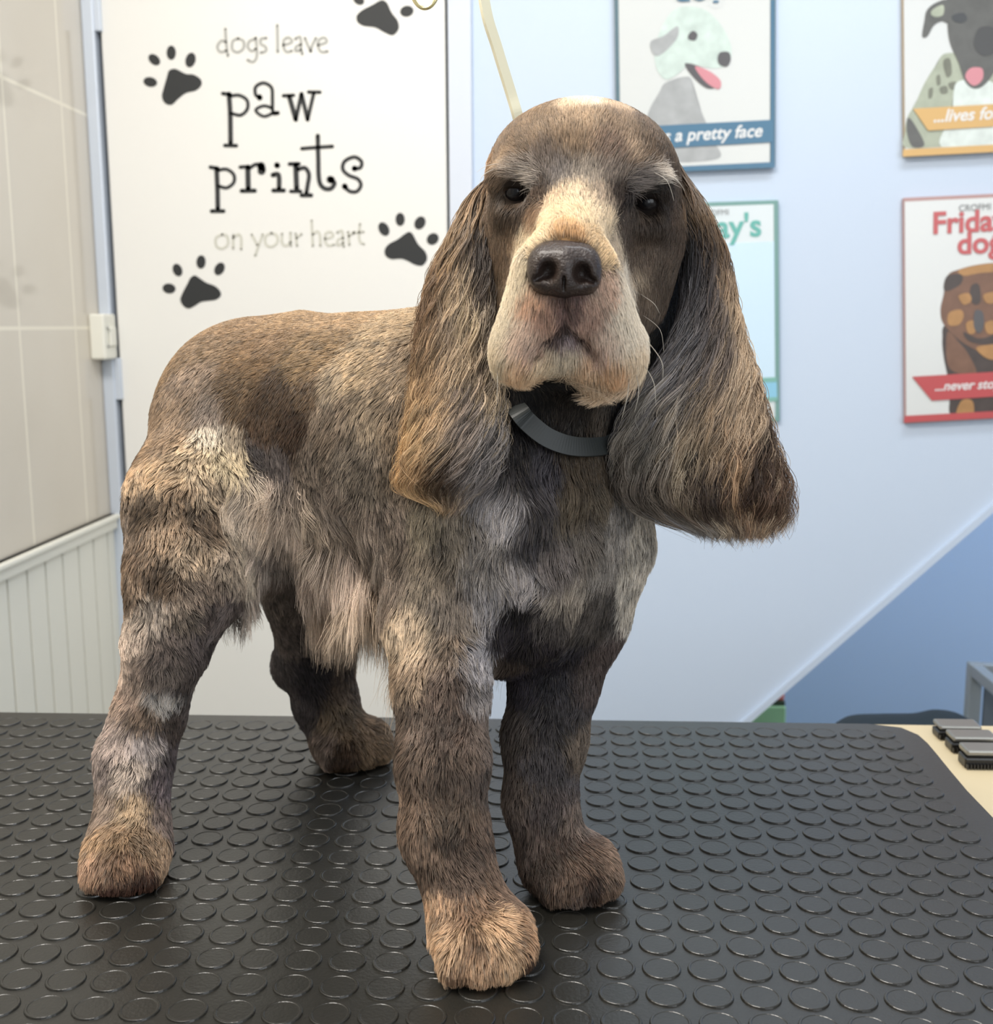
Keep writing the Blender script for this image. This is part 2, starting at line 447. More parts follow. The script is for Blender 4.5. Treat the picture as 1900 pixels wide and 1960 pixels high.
class Poster:
    """board hung slightly askew; local print coordinates in photo pixels"""
    def __init__(s, corners, frame_rgb, paper_rgb, label, border=7):
        s.root = empty('poster', (0, 0, 0), label, 'poster', 'dog posters on the blue wall')
        pts = [wx(x, y) for x, y in corners]
        s.root.location = (pts[3][0], YW, pts[3][1])
        fm = mat('poster_edge', frame_rgb, 0.4, 0.4); pm = mat('poster_paper', paper_rgb, 0.25, 0.5)
        prism('board', pts, YP, YW - 0.0005, fm, s.root, bevel=0.0015)
        (x0, y0), (x1, y1), (x2, y2), (x3, y3) = corners
        b = border
        s.flat('print', [(x0 + b, y0 + b), (x1 - b, y1 + b), (x2 - b, y2 - b), (x3 + b, y3 - b)], pm, 0.0006, smooth=False)
    def flat(s, name, pts, m, lift, smooth=True, n=6):
        Y = YP - lift
        bm = bmesh.new()
        if smooth: blob(bm, pts, Y, n)
        else:
            bm.faces.new([bm.verts.new((*[W(x, y, Y)[0]], Y, W(x, y, Y)[2])) for x, y in pts])
        return finish_flat(name, bm, m, Y, s.root, th=0.0004)
    def strokes(s, name, L, wd, m, lift):
        Y = YP - lift; bm = bmesh.new()
        for st in L: stroke_bm(bm, st, wd, Y)
        return finish_flat(name, bm, m, Y, s.root, th=0.0004)
    def text(s, body, px, py, size_px, m, lift, tilt=0.045, shear=0.0, bold=0.0, align='LEFT', sx=1.0):
        cu = bpy.data.curves.new('lettering', 'FONT'); cu.body = body
        cu.size = size_px * YW / F_PX; cu.shear = shear; cu.offset = bold * cu.size
        cu.extrude = 0.0003; cu.align_x = align
        o = bpy.data.objects.new('lettering', cu); COL.objects.link(o); cu.materials.append(m)
        Y = YP - lift; p = W(px, py, Y)
        o.rotation_euler = (math.pi / 2, -tilt, 0)
        o.scale = (sx, 1, 1)
        o.location = (p[0], Y, p[2])
        me = bpy.data.meshes.new_from_object(o.evaluated_get(bpy.context.evaluated_depsgraph_get()))
        mo = bpy.data.objects.new('lettering', me); COL.objects.link(mo)
        mo.location, mo.rotation_euler, mo.scale = o.location, o.rotation_euler, o.scale
        bpy.data.objects.remove(o); bpy.data.curves.remove(cu)
        attach(mo, s.root)
        return mo

def smile(cx, cy, rx, ry, n=10, ph=0): return [(cx + rx * math.cos(t + ph), cy + ry * math.sin(t + ph)) for t in np.linspace(0, 2 * math.pi, n, endpoint=False)]
def pm(name, rgb): return mat(name, rgb, 0.35, 0.4, vary=(38, 0.30) if 'coat' in name else None)
white_ink = pm('white_ink', (226, 226, 224))
grey_ink = pm('grey_ink', (150, 152, 152))
def q3(L, s=1900 / 340, ox=1160, oy=0): return [(ox + x / s, oy + y / s) for x, y in L]
# 1: pale curly dog, dark blue ribbon
P1 = Poster([(1174, -110), (1482, -122), (1481, 320), (1180, 332)], (92, 118, 128), (212, 214, 211), 'poster of a pale curly dog with open mouth above a dark blue ribbon', 8)
blue = pm('poster_blue', (78, 118, 145)); pale = pm('pale_coat', (198, 212, 204)); gcoat = pm('grey_coat', (168, 170, 170)); dgrey = pm('dark_grey_ink', (92, 90, 92)); pink = pm('pink_ink', (208, 140, 148))
P1.flat('dog_chest', q3([(640, 880), (880, 820), (940, 950), (1020, 1200), (1150, 1500), (1190, 1700), (560, 1720), (400, 1500), (450, 1200), (560, 1000)]), gcoat, 0.0010)
P1.flat('dog_head', q3([(720, 110), (900, 70), (1080, 120), (1220, 260), (1310, 420), (1340, 560), (1300, 690), (1150, 730), (980, 700), (880, 680), (780, 780), (640, 850), (540, 740), (520, 560), (580, 320)]), pale, 0.0014)
P1.flat('dog_ear', q3([(760, 280), (620, 380), (480, 440), (480, 540), (540, 600), (640, 540), (760, 400)]), gcoat, 0.0018)
P1.flat('dog_jaw', q3([(840, 680), (960, 700), (1100, 760), (1150, 800), (1220, 900), (1120, 950), (1020, 910), (900, 790)]), dgrey, 0.0018)
P1.flat('dog_tongue', q3([(950, 710), (1100, 760), (1220, 860), (1210, 950), (1120, 920), (1020, 830)]), pink, 0.0022)
P1.flat('dog_nose', q3([(1220, 560), (1310, 560), (1330, 640), (1290, 710), (1210, 690), (1190, 620)]), dgrey, 0.0022)
P1.flat('dog_eye', q3([(930, 330), (975, 370), (950, 430), (880, 420), (880, 370)]), dgrey, 0.0022)
P1.flat('ribbon', [(1176, 245), (1481, 229), (1481, 272), (1176, 289)], blue, 0.0026, smooth=False)
P1.flat('bottom_band', [(1179, 324), (1482, 310), (1482, 321), (1180, 333)], blue, 0.0026, smooth=False)
P1.flat('side_band', [(1475, 0), (1481, 0), (1481, 320), (1475, 320)], blue, 0.0024, smooth=False)
P1.text('...has a pretty face', 1217, 275, 31, white_ink, 0.0032, shear=0.25, bold=0.02)
P1.text('dog', 1290, 2, 58, blue, 0.0030, bold=0.03)
# 2: pale blue poster half behind the dog
P2_ = Poster([(1180, 394), (1487, 384), (1490, 806), (1187, 818)], (120, 158, 152), (214, 222, 224), 'poster with a plain pale blue picture, half hidden by the spaniel', 7)
teal = pm('teal_ink', (104, 176, 166)); skyb = pm('picture_blue', (205, 228, 244)); lb = pm('ribbon_blue', (142, 198, 224)); tg = pm('ribbon_green', (128, 180, 168))
P2_.flat('picture', [(1190, 474), (1481, 462), (1483, 722), (1196, 736)], skyb, 0.0010, smooth=False)
P2_.flat('ribbon', [(1192, 738), (1486, 723), (1487, 765), (1193, 780)], lb, 0.0014, smooth=False)
P2_.flat('ribbon_edge', [(1192, 734), (1486, 722), (1486, 731), (1192, 743)], tg, 0.0018, smooth=False)
P2_.flat('ribbon_edge', [(1193, 776), (1487, 760), (1487, 768), (1193, 784)], tg, 0.0018, smooth=False)
P2_.text("Monday's", 1228, 463, 58, teal, 0.0018, bold=0.022)
P2_.text('CROFMI', 1338, 414, 15, grey_ink, 0.0018)
# 3: grey dog, orange ribbon
def q1(L, s=1225 / 200, ox=1700, oy=0): return [(ox + x / s, oy + y / s) for x, y in L]
P3_ = Poster([(1722, -120), (2030, -132), (2033, 284), (1726, 301)], (176, 156, 128), (212, 214, 212), 'poster of a black and grey dog above an orange ribbon', 6)
org = pm('orange_ink', (212, 172, 110)); brind = pm('brindle_coat', (168, 174, 155)); dk = pm('charcoal_coat', (98, 98, 95)); wht = pm('white_coat', (214, 222, 216))
P3_.flat('dog_body', q1([(700, 620), (560, 760), (420, 980), (320, 1200), (220, 1380), (190, 1560), (200, 1730), (640, 1720), (1225, 1700), (1900, 1680), (1800, 1200), (1500, 900), (1200, 700)]), brind, 0.0010)
P3_.flat('dog_bib', q1([(830, 950), (1160, 940), (1350, 1150), (1300, 1720), (620, 1720), (740, 1350), (760, 1100)]), wht, 0.0014)
P3_.flat('dog_leg_patch', q1([(230, 1380), (330, 1500), (420, 1700), (280, 1720), (215, 1550)]), dk, 0.0014)
P3_.flat('dog_ear', q1([(700, 10), (560, 30), (450, 120), (420, 250), (395, 400), (410, 440), (460, 420), (530, 300), (620, 250), (720, 260)]), dk, 0.0018)
P3_.flat('dog_ear_inside', q1([(640, 60), (520, 110), (500, 170), (560, 200), (640, 170)]), brind, 0.0022)
P3_.flat('dog_head', q1([(700, -60), (1000, -200), (1400, -180), (1650, 0), (1660, 300), (1450, 600), (1300, 760), (1140, 980), (1010, 1040), (900, 960), (830, 760), (720, 500), (690, 250)]), dk, 0.0020)
P3_.flat('dog_tongue', q1([(900, 900), (960, 800), (1090, 800), (1110, 900), (1060, 980), (980, 1000)]), pink, 0.0026)
P3_.flat('dog_muzzle', q1([(1060, 330), (1250, 330), (1330, 520), (1200, 640), (1080, 640), (1000, 520)]), pm('nose_black', (78, 78, 78)), 0.0026)
P3_.flat('dog_eye', q1([(750, 180), (880, 150), (920, 230), (850, 270), (760, 240)]), pm('eye_black', (74, 76, 78)), 0.0026)
for L_ in ([(560, 900), (600, 880), (610, 980), (570, 1000)], [(600, 1030), (680, 1010), (690, 1090), (620, 1100)], [(470, 1050), (520, 1030), (510, 1140), (470, 1150)], [(640, 720), (720, 690), (740, 860), (680, 900)], [(700, 980), (790, 960), (800, 1040), (730, 1050)]):
    P3_.flat('dog_brindle_patch', q1(L_), pm('brindle_dark_coat', (120, 122, 108)), 0.0013)
P3_.flat('ribbon', [(1747, 208), (2030, 192), (2030, 234), (1776, 250)], org, 0.0034, smooth=False)
P3_.flat('bottom_band', [(1728, 286), (2032, 270), (2033, 284), (1727, 300)], org, 0.0034, smooth=False)
P3_.text('...lives for', 1785, 234, 30, white_ink, 0.0040, shear=0.25, bold=0.02)
# 4: brown dog, red ribbon
def q2(L, s=834 / 200, ox=1700, oy=360): return [(ox + x / s, oy + y / s) for x, y in L]
P4_ = Poster([(1725, 380), (2033, 366), (2036, 793), (1728, 810)], (182, 148, 144), (218, 220, 218), 'red edged poster of a fluffy brown dog above a red ribbon', 6)
red = pm('red_ink', (190, 82, 84)); br1 = pm('brown_coat', (124, 92, 74)); br2 = pm('tan_coat', (176, 132, 84)); br3 = pm('dark_brown_coat', (78, 68, 64)); redt = pm('red_letter_ink', (196, 96, 98))
P4_.flat('dog_body', q2([(470, 1080), (430, 1200), (440, 1350), (470, 1500), (490, 1650), (520, 1830), (900, 1820), (1200, 1700), (1200, 1100), (800, 1000)]), br3, 0.0010)
P4_.flat('dog_head', q2([(470, 700), (560, 650), (720, 610), (900, 600), (1100, 660), (1220, 760), (1230, 1000), (1150, 1200), (850, 1330), (620, 1250), (450, 1100), (415, 980), (440, 850)]), br1, 0.0014)
P4_.flat('dog_ear', q2([(470, 700), (580, 690), (580, 760), (480, 820), (440, 800)]), br3, 0.0018)
P4_.flat('dog_crown', q2([(560, 655), (720, 612), (900, 602), (900, 660), (720, 680), (600, 700)]), br2, 0.0018)
P4_.flat('dog_cheek', q2([(480, 1000), (570, 970), (600, 1020), (560, 1090), (480, 1090)]), br2, 0.0018)
P4_.flat('dog_chin', q2([(700, 1280), (800, 1250), (950, 1250), (950, 1350), (800, 1365)]), br2, 0.0022)
P4_.flat('dog_mouth', q2([(600, 1150), (720, 1200), (850, 1170), (950, 1160), (900, 1240), (760, 1250), (640, 1220)]), br3, 0.0020)
P4_.flat('dog_nose', q2([(690, 980), (750, 990), (760, 1100), (720, 1160), (680, 1100)]), dgrey, 0.0024)
for nm_, L_ in (('dog_brow', [(560, 860), (640, 840), (660, 900), (600, 930)]), ('dog_brow', [(760, 850), (880, 830), (900, 900), (790, 920)]), ('dog_whisker_patch', [(620, 1080), (680, 1060), (690, 1150), (640, 1160)]), ('dog_whisker_patch', [(770, 1080), (850, 1060), (850, 1150), (790, 1160)])):
    P4_.flat(nm_, q2(L_), br2, 0.0022)
P4_.flat('dog_forehead_stripe', q2([(660, 780), (720, 770), (735, 900), (690, 930), (650, 880)]), br3, 0.0020)
P4_.flat('dog_ruff', q2([(470, 1150), (560, 1230), (640, 1330), (700, 1480), (560, 1480), (470, 1400)]), br1, 0.0012)
P4_.flat('dog_leg', q2([(580, 1700), (670, 1700), (670, 1830), (540, 1835)]), br2, 0.0022)
P4_.flat('ribbon', [(1745, 721), (2034, 704), (2034, 750), (1783, 767)], red, 0.0030, smooth=False)
P4_.flat('bottom_band', [(1731, 796), (2034, 780), (2035, 793), (1729, 809)], red, 0.0030, smooth=False)
P4_.text('Friday\'s', 1783, 447, 54, redt, 0.0024, bold=0.026)
P4_.text('dog', 1831, 486, 54, redt, 0.0024, bold=0.026)
P4_.text('CROFMI', 1834, 404, 16, grey_ink, 0.0024)
P4_.text('...never stops', 1788, 748, 24, white_ink, 0.0036, shear=0.25, bold=0.02)
# ------------------------------------------------------------------ grooming table
S = 0.0286
m_rub = mat('black_rubber', (34, 33, 29), 0.36, 0.75, bump=(420, 0.12), vary=(40, 0.10))
m_edge = mat('table_edge_trim', (30, 30, 30), 0.4, 0.5)
m_leg = mat('table_frame_steel', (120, 122, 124), 0.4, 0.5, metal=0.7)
def g2(px, py): p = G(px, py); return (float(p[0]), float(p[1]))
yb = (g2(300, 1362)[1] + g2(1500, 1384)[1]) / 2
cr = [g2(1724, 1390), g2(1757, 1404), g2(1775, 1420), g2(1792, 1440), g2(1818, 1472), g2(1850, 1510), g2(1900, 1562), g2(1960, 1640)]
out = [(-0.86, 0.52), (-0.86, yb), (-0.3, yb), (cr[0][0] - 0.03, yb)] + [(x, min(y, yb)) for x, y in cr] + [(cr[-1][0] + 0.012, 0.70), (cr[-1][0] - 0.01, 0.55), (cr[-1][0] - 0.05, 0.52)]
def plate(name, pts, z0, z1, m, parent, bevel=0.0):
    n = len(pts); bm = bmesh.new()
    a = [bm.verts.new((p[0], p[1], z1)) for p in pts]; b = [bm.verts.new((p[0], p[1], z0)) for p in pts]
    bm.faces.new(a); bm.faces.new(b[::-1])
    for i in range(n): bm.faces.new([a[i], b[i], b[(i + 1) % n], a[(i + 1) % n]])
    if bevel:
        es = [e for e in bm.edges if abs(e.verts[0].co.z - e.verts[1].co.z) < 1e-6 and e.verts[0].co.z > z0 + 1e-5]
        bmesh.ops.bevel(bm, geom=es, offset=bevel, segments=2, affect='EDGES')
    return bm_obj(name, bm, m, parent)
tb = empty('grooming_table', (-0.2, 0.85, ZF), 'grooming table with a studded black rubber top, the spaniel standing on it', 'table')
ST = 0.0013
plate('table_edge', [(x * 1.0, y) for x, y in out], -0.030, -0.0042, m_edge, tb, 0.002)
mato = plate('rubber_mat', out, -0.0040, -ST, m_rub, tb)
# round studs of the mat
poly = np.array(out)
def inside(x, y, mg=0.012):
    for ang in np.linspace(0, 2 * math.pi, 8, endpoint=False):
        qx, qy = x + mg * math.cos(ang), y + mg * math.sin(ang)
        c = False; j = len(poly) - 1
        for i in range(len(poly)):
            if (poly[i, 1] > qy) != (poly[j, 1] > qy) and qx < (poly[j, 0] - poly[i, 0]) * (qy - poly[i, 1]) / (poly[j, 1] - poly[i, 1]) + poly[i, 0]: c = not c
            j = i
        if not c: return False
    return True
prof = [(0.0124, -ST), (0.0121, -0.00035), (0.0117, 0.0), (0.0107, -0.00005), (0.0103, -0.00035), (0.0098, -0.0004)]
V, Fc = [], []
NS = 28
cs = [(math.cos(2 * math.pi * k / NS), math.sin(2 * math.pi * k / NS)) for k in range(NS)]
for i in range(-40, 34):
    for j in range(-8, 30):
        x, y = (i - 6.56 + 0.0) * S, (j + 21.38) * S
        if not (-0.85 < x < 0.62 and 0.53 < y < yb): continue
        if not inside(x, y, 0.0135): continue
        b0 = len(V)
        for r, z in prof: V += [(x + r * c, y + r * s_, z) for c, s_ in cs]
        for q in range(len(prof) - 1):
            for k in range(NS):
                Fc.append((b0 + q * NS + k, b0 + q * NS + (k + 1) % NS, b0 + (q + 1) * NS + (k + 1) % NS, b0 + (q + 1) * NS + k))
        Fc.append(tuple(b0 + (len(prof) - 1) * NS + k for k in range(NS)))
st = obj_from('mat_studs', V, Fc, m_rub, tb); tag(st, kind='stuff', label='round raised studs moulded in the black rubber')
# frame, centre column and feet of the table
for x in (-0.78, 0.30):
    for y in (0.60, yb - 0.07):
        box('leg', x - 0.015, x + 0.015, y - 0.015, y + 0.015, ZF, -0.030, m_leg, tb, bevel=0.003)
bm = bmesh.new()
for y in (0.60, yb - 0.07): add_box(bm, -0.765, 0.285, y - 0.012, y + 0.012, -0.060, -0.031)
bm_obj('rail', bm, m_leg, tb)

# cream worktop at lower right, a little lower than the table
ZT = -0.046
m_cream = mat('cream_laminate', (206, 190, 156), 0.45, 0.35, vary=(14, 0.06))
yc = float(G(1860, 1388, ZT)[1])
wt = box('worktop', 0.345, 1.15, 0.80, yc, ZT - 0.03, ZT, m_cream, None, bevel=0.002)
plate_pts = None
tag(wt, 'cream worktop beyond the right corner of the grooming table', 'worktop')
wc = empty('cabinet', (0.75, 1.0, ZF), 'plain cream cabinet carrying the worktop at the right', 'cabinet')
box('carcass', 0.36, 1.13, 0.90, yc - 0.02, ZF, ZT - 0.030, m_cream, wc, bevel=0.002)
# clipper blades laid in a row
m_steel = mat('dull_steel', (140, 138, 132), 0.35, 0.5, metal=0.6)
m_blk = mat('black_blade', (24, 23, 22), 0.35, 0.5)
def blade(px, py, wpx, label, tb_h=0.020):
    p = G(px, py, ZT); d = p[1]
    wd = wpx * d / F_PX
    r = empty('clipper_blade', (p[0], d, ZT), label, 'clipper blade', 'clipper blades on the cream worktop')
    x0, y0 = p[0], d
    bm = bmesh.new(); add_box(bm, x0, x0 + wd, y0, y0 + 0.022, ZT + 0.0005, ZT + tb_h * 0.62, 0.0015)
    n = 16
    for k in range(n):
        xx = x0 + wd * (k + 0.25) / n
        add_box(bm, xx, xx + wd / n * 0.5, y0 - 0.004, y0 + 0.001, ZT + 0.0015, ZT + 0.006)
    bm_obj('comb', bm, m_blk, r)
    bm = bmesh.new(); add_box(bm, x0 + 0.003, x0 + wd - 0.003, y0 + 0.004, y0 + 0.030, ZT + tb_h * 0.62 + 0.0003, ZT + tb_h, 0.002)
    bm_obj('cutter', bm, m_steel, r)
blade(1795, 1416, 92, 'clipper blade farthest back of the three on the cream worktop', 0.014)
blade(1820, 1441, 98, 'middle clipper blade of the three on the cream worktop', 0.016)
blade(1846, 1472, 104, 'nearest clipper blade of the three on the cream worktop', 0.018)

# dark bag slumped behind the table, metal cage, printed bag behind the sloping wall
m_bag = mat('dark_cloth', (40, 50, 58), 0.8, 0.2, bump=(90, 0.4))
Yb = 1.62
top = spl([(1610, 1391), (1640, 1377), (1700, 1374), (1760, 1373), (1800, 1366), (1840, 1371), (1870, 1386), (1885, 1400)], 5)
bm = bmesh.new(); rings = []
for q, (dy, dz) in enumerate([(-0.10, -0.10), (-0.075, -0.03), (-0.03, -0.004), (0, 0), (0.03, -0.004), (0.07, -0.03), (0.09, -0.12)]):
    ring = []
    for x, y in top:
        p = W(x, y, Yb); ring.append(bm.verts.new((p[0], Yb + dy, p[2] + dz)))
    rings.append(ring)
for a_, b2 in zip(rings[:-1], rings[1:]):
    for i in range(len(top) - 1): bm.faces.new([a_[i], a_[i + 1], b2[i + 1], b2[i]])
bg = bm_obj('bag', bm, m_bag, None, smooth=True)
so = bg.modifiers.new('thickness', 'SOLIDIFY'); so.thickness = 0.004
tag(bg, 'dark blue-black cloth bag slumped behind the table at the right', 'bag')
stl = empty('stool', (W(1750, 1380, Yb)[0], Yb, ZF), 'grey stool hidden below the dark bag', 'stool')
xa, xb2 = W(1620, 1390, Yb)[0], W(1880, 1390, Yb)[0]; zb = W(1700, 1376, Yb)[2] - 0.135
box('seat', xa, xb2, Yb - 0.09, Yb + 0.085, zb - 0.02, zb, m_leg, stl)
for x in (xa + 0.01, xb2 - 0.02):
    for y in (Yb - 0.08, Yb + 0.065): box('leg', x, x + 0.012, y, y + 0.012, ZF, zb - 0.02, m_leg, stl)

m_cage = mat('grey_painted_steel', (140, 150, 158), 0.4, 0.4, metal=0.3)
m_mesh = mat('smoked_panel', (92, 102, 112), 0.5, 0.4)
Yc = 1.95
xc0 = wx(1856, 1300, Yc)[0]; zc1 = wx(1856, 1272, Yc)[1]
cg = empty('dog_crate', (xc0 + 0.3, Yc - 0.2, ZF), 'grey metal framed dog crate at the right edge of the picture', 'crate')
f = 0.022
for y in (Yc - 0.45, Yc):
    for x in (xc0, xc0 + 0.6):
        box('post', x, x + f, y, y + f, ZF, zc1, m_cage, cg, bevel=0.002)
for y in (Yc - 0.45, Yc):
    for z in (zc1 - f, ZF + 0.02): box('rail', xc0 + f, xc0 + 0.6, y + 0.001, y + f - 0.001, z, z + f - 0.001, m_cage, cg, bevel=0.002)
for x in (xc0, xc0 + 0.6):
    for z in (zc1 - f, ZF + 0.02): box('rail', x + 0.001, x + f - 0.001, Yc - 0.45 + f, Yc, z, z + f - 0.001, m_cage, cg, bevel=0.002)
box('side_panel', xc0 + 0.03, xc0 + 0.6, Yc + 0.008, Yc + 0.014, ZF + 0.05, zc1 - f, m_mesh, cg)
bm = bmesh.new()
for k in range(14):
    x = xc0 + 0.05 + k * 0.04; add_box(bm, x, x + 0.004, Yc - 0.44, Yc - 0.436, ZF + 0.04, zc1 - f)
bm_obj('bars', bm, m_cage, cg)

Yg = 2.52
x1 = wx(1505, 1340, Yg)[0]; zg = lambda py: wx(1480, py, Yg)[1]
pb = empty('food_bag', (x1 - 0.12, Yg + 0.06, ZF), 'green and red printed bag seen under the sloping wall edge', 'bag')
z0g, z1g, z2g, z3g = ZF, zg(1352), zg(1345), zg(1310)
m_gr = mat('green_print', (150, 196, 150), 0.5, 0.4, vary=(14, 0.25)); m_rd = mat('red_print', (214, 126, 116), 0.5, 0.4); m_dg = mat('dark_green_band', (48, 66, 50), 0.5, 0.4)
box('bag_body', x1 - 0.26, x1, Yg, Yg + 0.12, z0g, z1g, m_gr, pb, bevel=0.004)
box('bag_band', x1 - 0.258, x1 - 0.002, Yg + 0.004, Yg + 0.116, z1g + 0.0003, z2g, m_dg, pb)
box('bag_top', x1 - 0.256, x1 - 0.002, Yg + 0.012, Yg + 0.108, z2g + 0.0003, z3g, m_rd, pb, bevel=0.004)

# ------------------------------------------------------------------ grooming noose and arm ring
m_strap = mat('cream_coated_strap', (226, 222, 196), 0.35, 0.5)
m_brass = mat('pale_brass', (232, 220, 170), 0.18, 0.6, metal=0.85)
ns_ = empty('grooming_noose', W(1000, 235, 0.88), 'cream plastic coated strap hanging from above, ending behind the spaniel head', 'noose')
sp_ = spl([W(912, -160, 0.86), W(927, 5, 0.86), W(952, 95, 0.865), W(978, 180, 0.87), W(992, 228, 0.872), W(1010, 300, 0.885), W(1040, 420, 0.90)], 8)
tube('strap', sp_, 0.004, m_strap, ns_, flat=(0.0075, 0.0035), up=(0.5, -0.8, 0.1))
# ring hanging at the top
Yr = 0.95
rp = [W(813 + 27 * math.cos(t), -30 + 46 * math.sin(t), Yr) for t in np.linspace(0, 2 * math.pi, 49)]
rg = tube('metal_ring', rp, 0.0016, m_brass, None, ns=8, up=(0, 1, 0))
tag(rg, 'small brass coloured ring hanging at the top edge, left of the strap', 'ring')

# ------------------------------------------------------------------ the dog
def vnoise(P, scale, seed=0):
    """smooth value noise in -1..1"""
    Q = P * scale + seed * 17.31
    I = np.floor(Q).astype(np.int64); Fr = Q - I; Fr = Fr * Fr * (3 - 2 * Fr)
    out = np.zeros(len(P))
    for dx in (0, 1):
        for dy in (0, 1):
            for dz in (0, 1):
                h = (I[:, 0] + dx) * 374761393 + (I[:, 1] + dy) * 668265263 + (I[:, 2] + dz) * 2147483647 + seed * 974634777
                h = (h ^ (h >> 13)) * 1274126177; h = (h ^ (h >> 16)) & 0xFFFF
                wgt = (Fr[:, 0] if dx else 1 - Fr[:, 0]) * (Fr[:, 1] if dy else 1 - Fr[:, 1]) * (Fr[:, 2] if dz else 1 - Fr[:, 2])
                out += wgt * (h / 32767.5 - 1)
    return out

class Field:
    def __init__(s, lo, hi, h):
        s.lo = np.array(lo, float); s.h = h
        s.n = np.ceil((np.array(hi) - s.lo) / h).astype(int) + 1
        s.D = np.full(s.n, 0.05, np.float32)
        s.ax = [s.lo[i] + h * np.arange(s.n[i]) for i in range(3)]
    def sub(s, a, b):
        i0 = np.clip(((np.array(a) - s.lo) / s.h).astype(int), 0, s.n - 1); i1 = np.clip(((np.array(b) - s.lo) / s.h).astype(int) + 2, 1, s.n)
        sl = tuple(slice(i0[k], i1[k]) for k in range(3))
        X, Y, Z = np.meshgrid(*[s.ax[k][sl[k]] for k in range(3)], indexing='ij')
        return sl, X, Y, Z
    def smin(s, sl, d, k):
        a = s.D[sl]; hh = np.maximum(k - np.abs(a - d), 0) / k
        s.D[sl] = np.minimum(a, d) - hh * hh * k * 0.25
    def cone(s, a, b, ra, rb, k=0.02, sq=None):
        a = np.array(a); b = np.array(b); R_ = max(ra, rb) + k + 0.012
        sl, X, Y, Z = s.sub(np.minimum(a, b) - R_, np.maximum(a, b) + R_)
        v = b - a; L2 = v @ v + 1e-12
        t = np.clip(((X - a[0]) * v[0] + (Y - a[1]) * v[1] + (Z - a[2]) * v[2]) / L2, 0, 1)
        d = np.sqrt((X - a[0] - t * v[0]) ** 2 + (Y - a[1] - t * v[1]) ** 2 + (Z - a[2] - t * v[2]) ** 2) - (ra + (rb - ra) * t)
        s.smin(sl, d, k)
    def ell(s, c, r, k=0.02, rot=0.0, cut=False, kc=0.006):
        """ellipsoid with radii along right / depth / up of the picture-facing frame, rolled by rot"""
        c = np.array(c); r = np.array(r); R_ = r.max() + k + 0.012
        sl, X, Y, Z = s.sub(c - R_, c + R_)
        ex = np.array([CR[0], CR[1], 0]); ex /= np.linalg.norm(ex); ey = np.array([-ex[1], ex[0], 0]); ez = np.array([0, 0, 1.0])
        cr_, sr = math.cos(rot), math.sin(rot)
        ex, ez = ex * cr_ - ez * sr, ex * sr + ez * cr_
        P = [X - c[0], Y - c[1], Z - c[2]]
        u = (P[0] * ex[0] + P[1] * ex[1] + P[2] * ex[2]) / r[0]; v = (P[0] * ey[0] + P[1] * ey[1] + P[2] * ey[2]) / r[1]; w_ = (P[0] * ez[0] + P[1] * ez[1] + P[2] * ez[2]) / r[2]
        q = np.sqrt(u * u + v * v + w_ * w_) + 1e-9
        g = np.sqrt((u / r[0]) ** 2 + (v / r[1]) ** 2 + (w_ / r[2]) ** 2) + 1e-9
        d = q * (q - 1) / g
        if cut:
            a = s.D[sl]; d = -d; hh = np.maximum(kc - np.abs(a - d), 0) / kc
            s.D[sl] = np.maximum(a, d) + hh * hh * kc * 0.25
        else: s.smin(sl, d, k)
    def mesh(s):
        D = s.D; n = s.n
        ins = D < 0
        cnt = np.zeros(tuple(n - 1), np.int32); acc = np.zeros(tuple(n - 1) + (3,), np.float32)
        def cslice(o): return tuple(slice(o[k], n[k] - 1 + o[k]) for k in range(3))
        corners = [(i, j, k) for i in (0, 1) for j in (0, 1) for k in (0, 1)]
        for c0 in corners:
            for ax in range(3):
                if c0[ax] == 1: continue
                c1 = list(c0); c1[ax] = 1
                A = D[cslice(c0)]; B = D[cslice(c1)]
                m = (A < 0) != (B < 0)
                idx = np.nonzero(m)
                t = A[idx] / (A[idx] - B[idx])
                p = np.array(c0, np.float32)[None, :].repeat(len(t), 0); p[:, ax] += t
                acc[idx] += p; cnt[idx] += 1
        act = cnt > 0
        ids = np.full(act.shape, -1, np.int64); I = np.nonzero(act)
        ids[I] = np.arange(len(I[0]))
        V = (np.stack(I, 1) + acc[I] / cnt[I][:, None]) * s.h + s.lo
        quads = []
        for ax in range(3):
            a2, a3 = (ax + 1) % 3, (ax + 2) % 3
            s0 = [slice(1, n[k] - 1) for k in range(3)]; s0[ax] = slice(0, n[ax] - 1)
            s1 = list(s0); s1[ax] = slice(1, n[ax])
            A = ins[tuple(s0)]; B = ins[tuple(s1)]
            for flip, m in ((False, A & ~B), (True, ~A & B)):
                J = np.array(np.nonzero(m)).T
                if len(J) == 0: continue
                J = J + np.array([0 if k == ax else 1 for k in range(3)])
                def cell(d2, d3):
                    q = J.copy(); q[:, a2] -= d2; q[:, a3] -= d3
                    return ids[q[:, 0], q[:, 1], q[:, 2]]
                q4 = np.stack([cell(1, 1), cell(0, 1), cell(0, 0), cell(1, 0)], 1)
                if flip: q4 = q4[:, ::-1]
                quads.append(q4)
        Q = np.concatenate(quads); Q = Q[(Q >= 0).all(1)]
        return V, Q

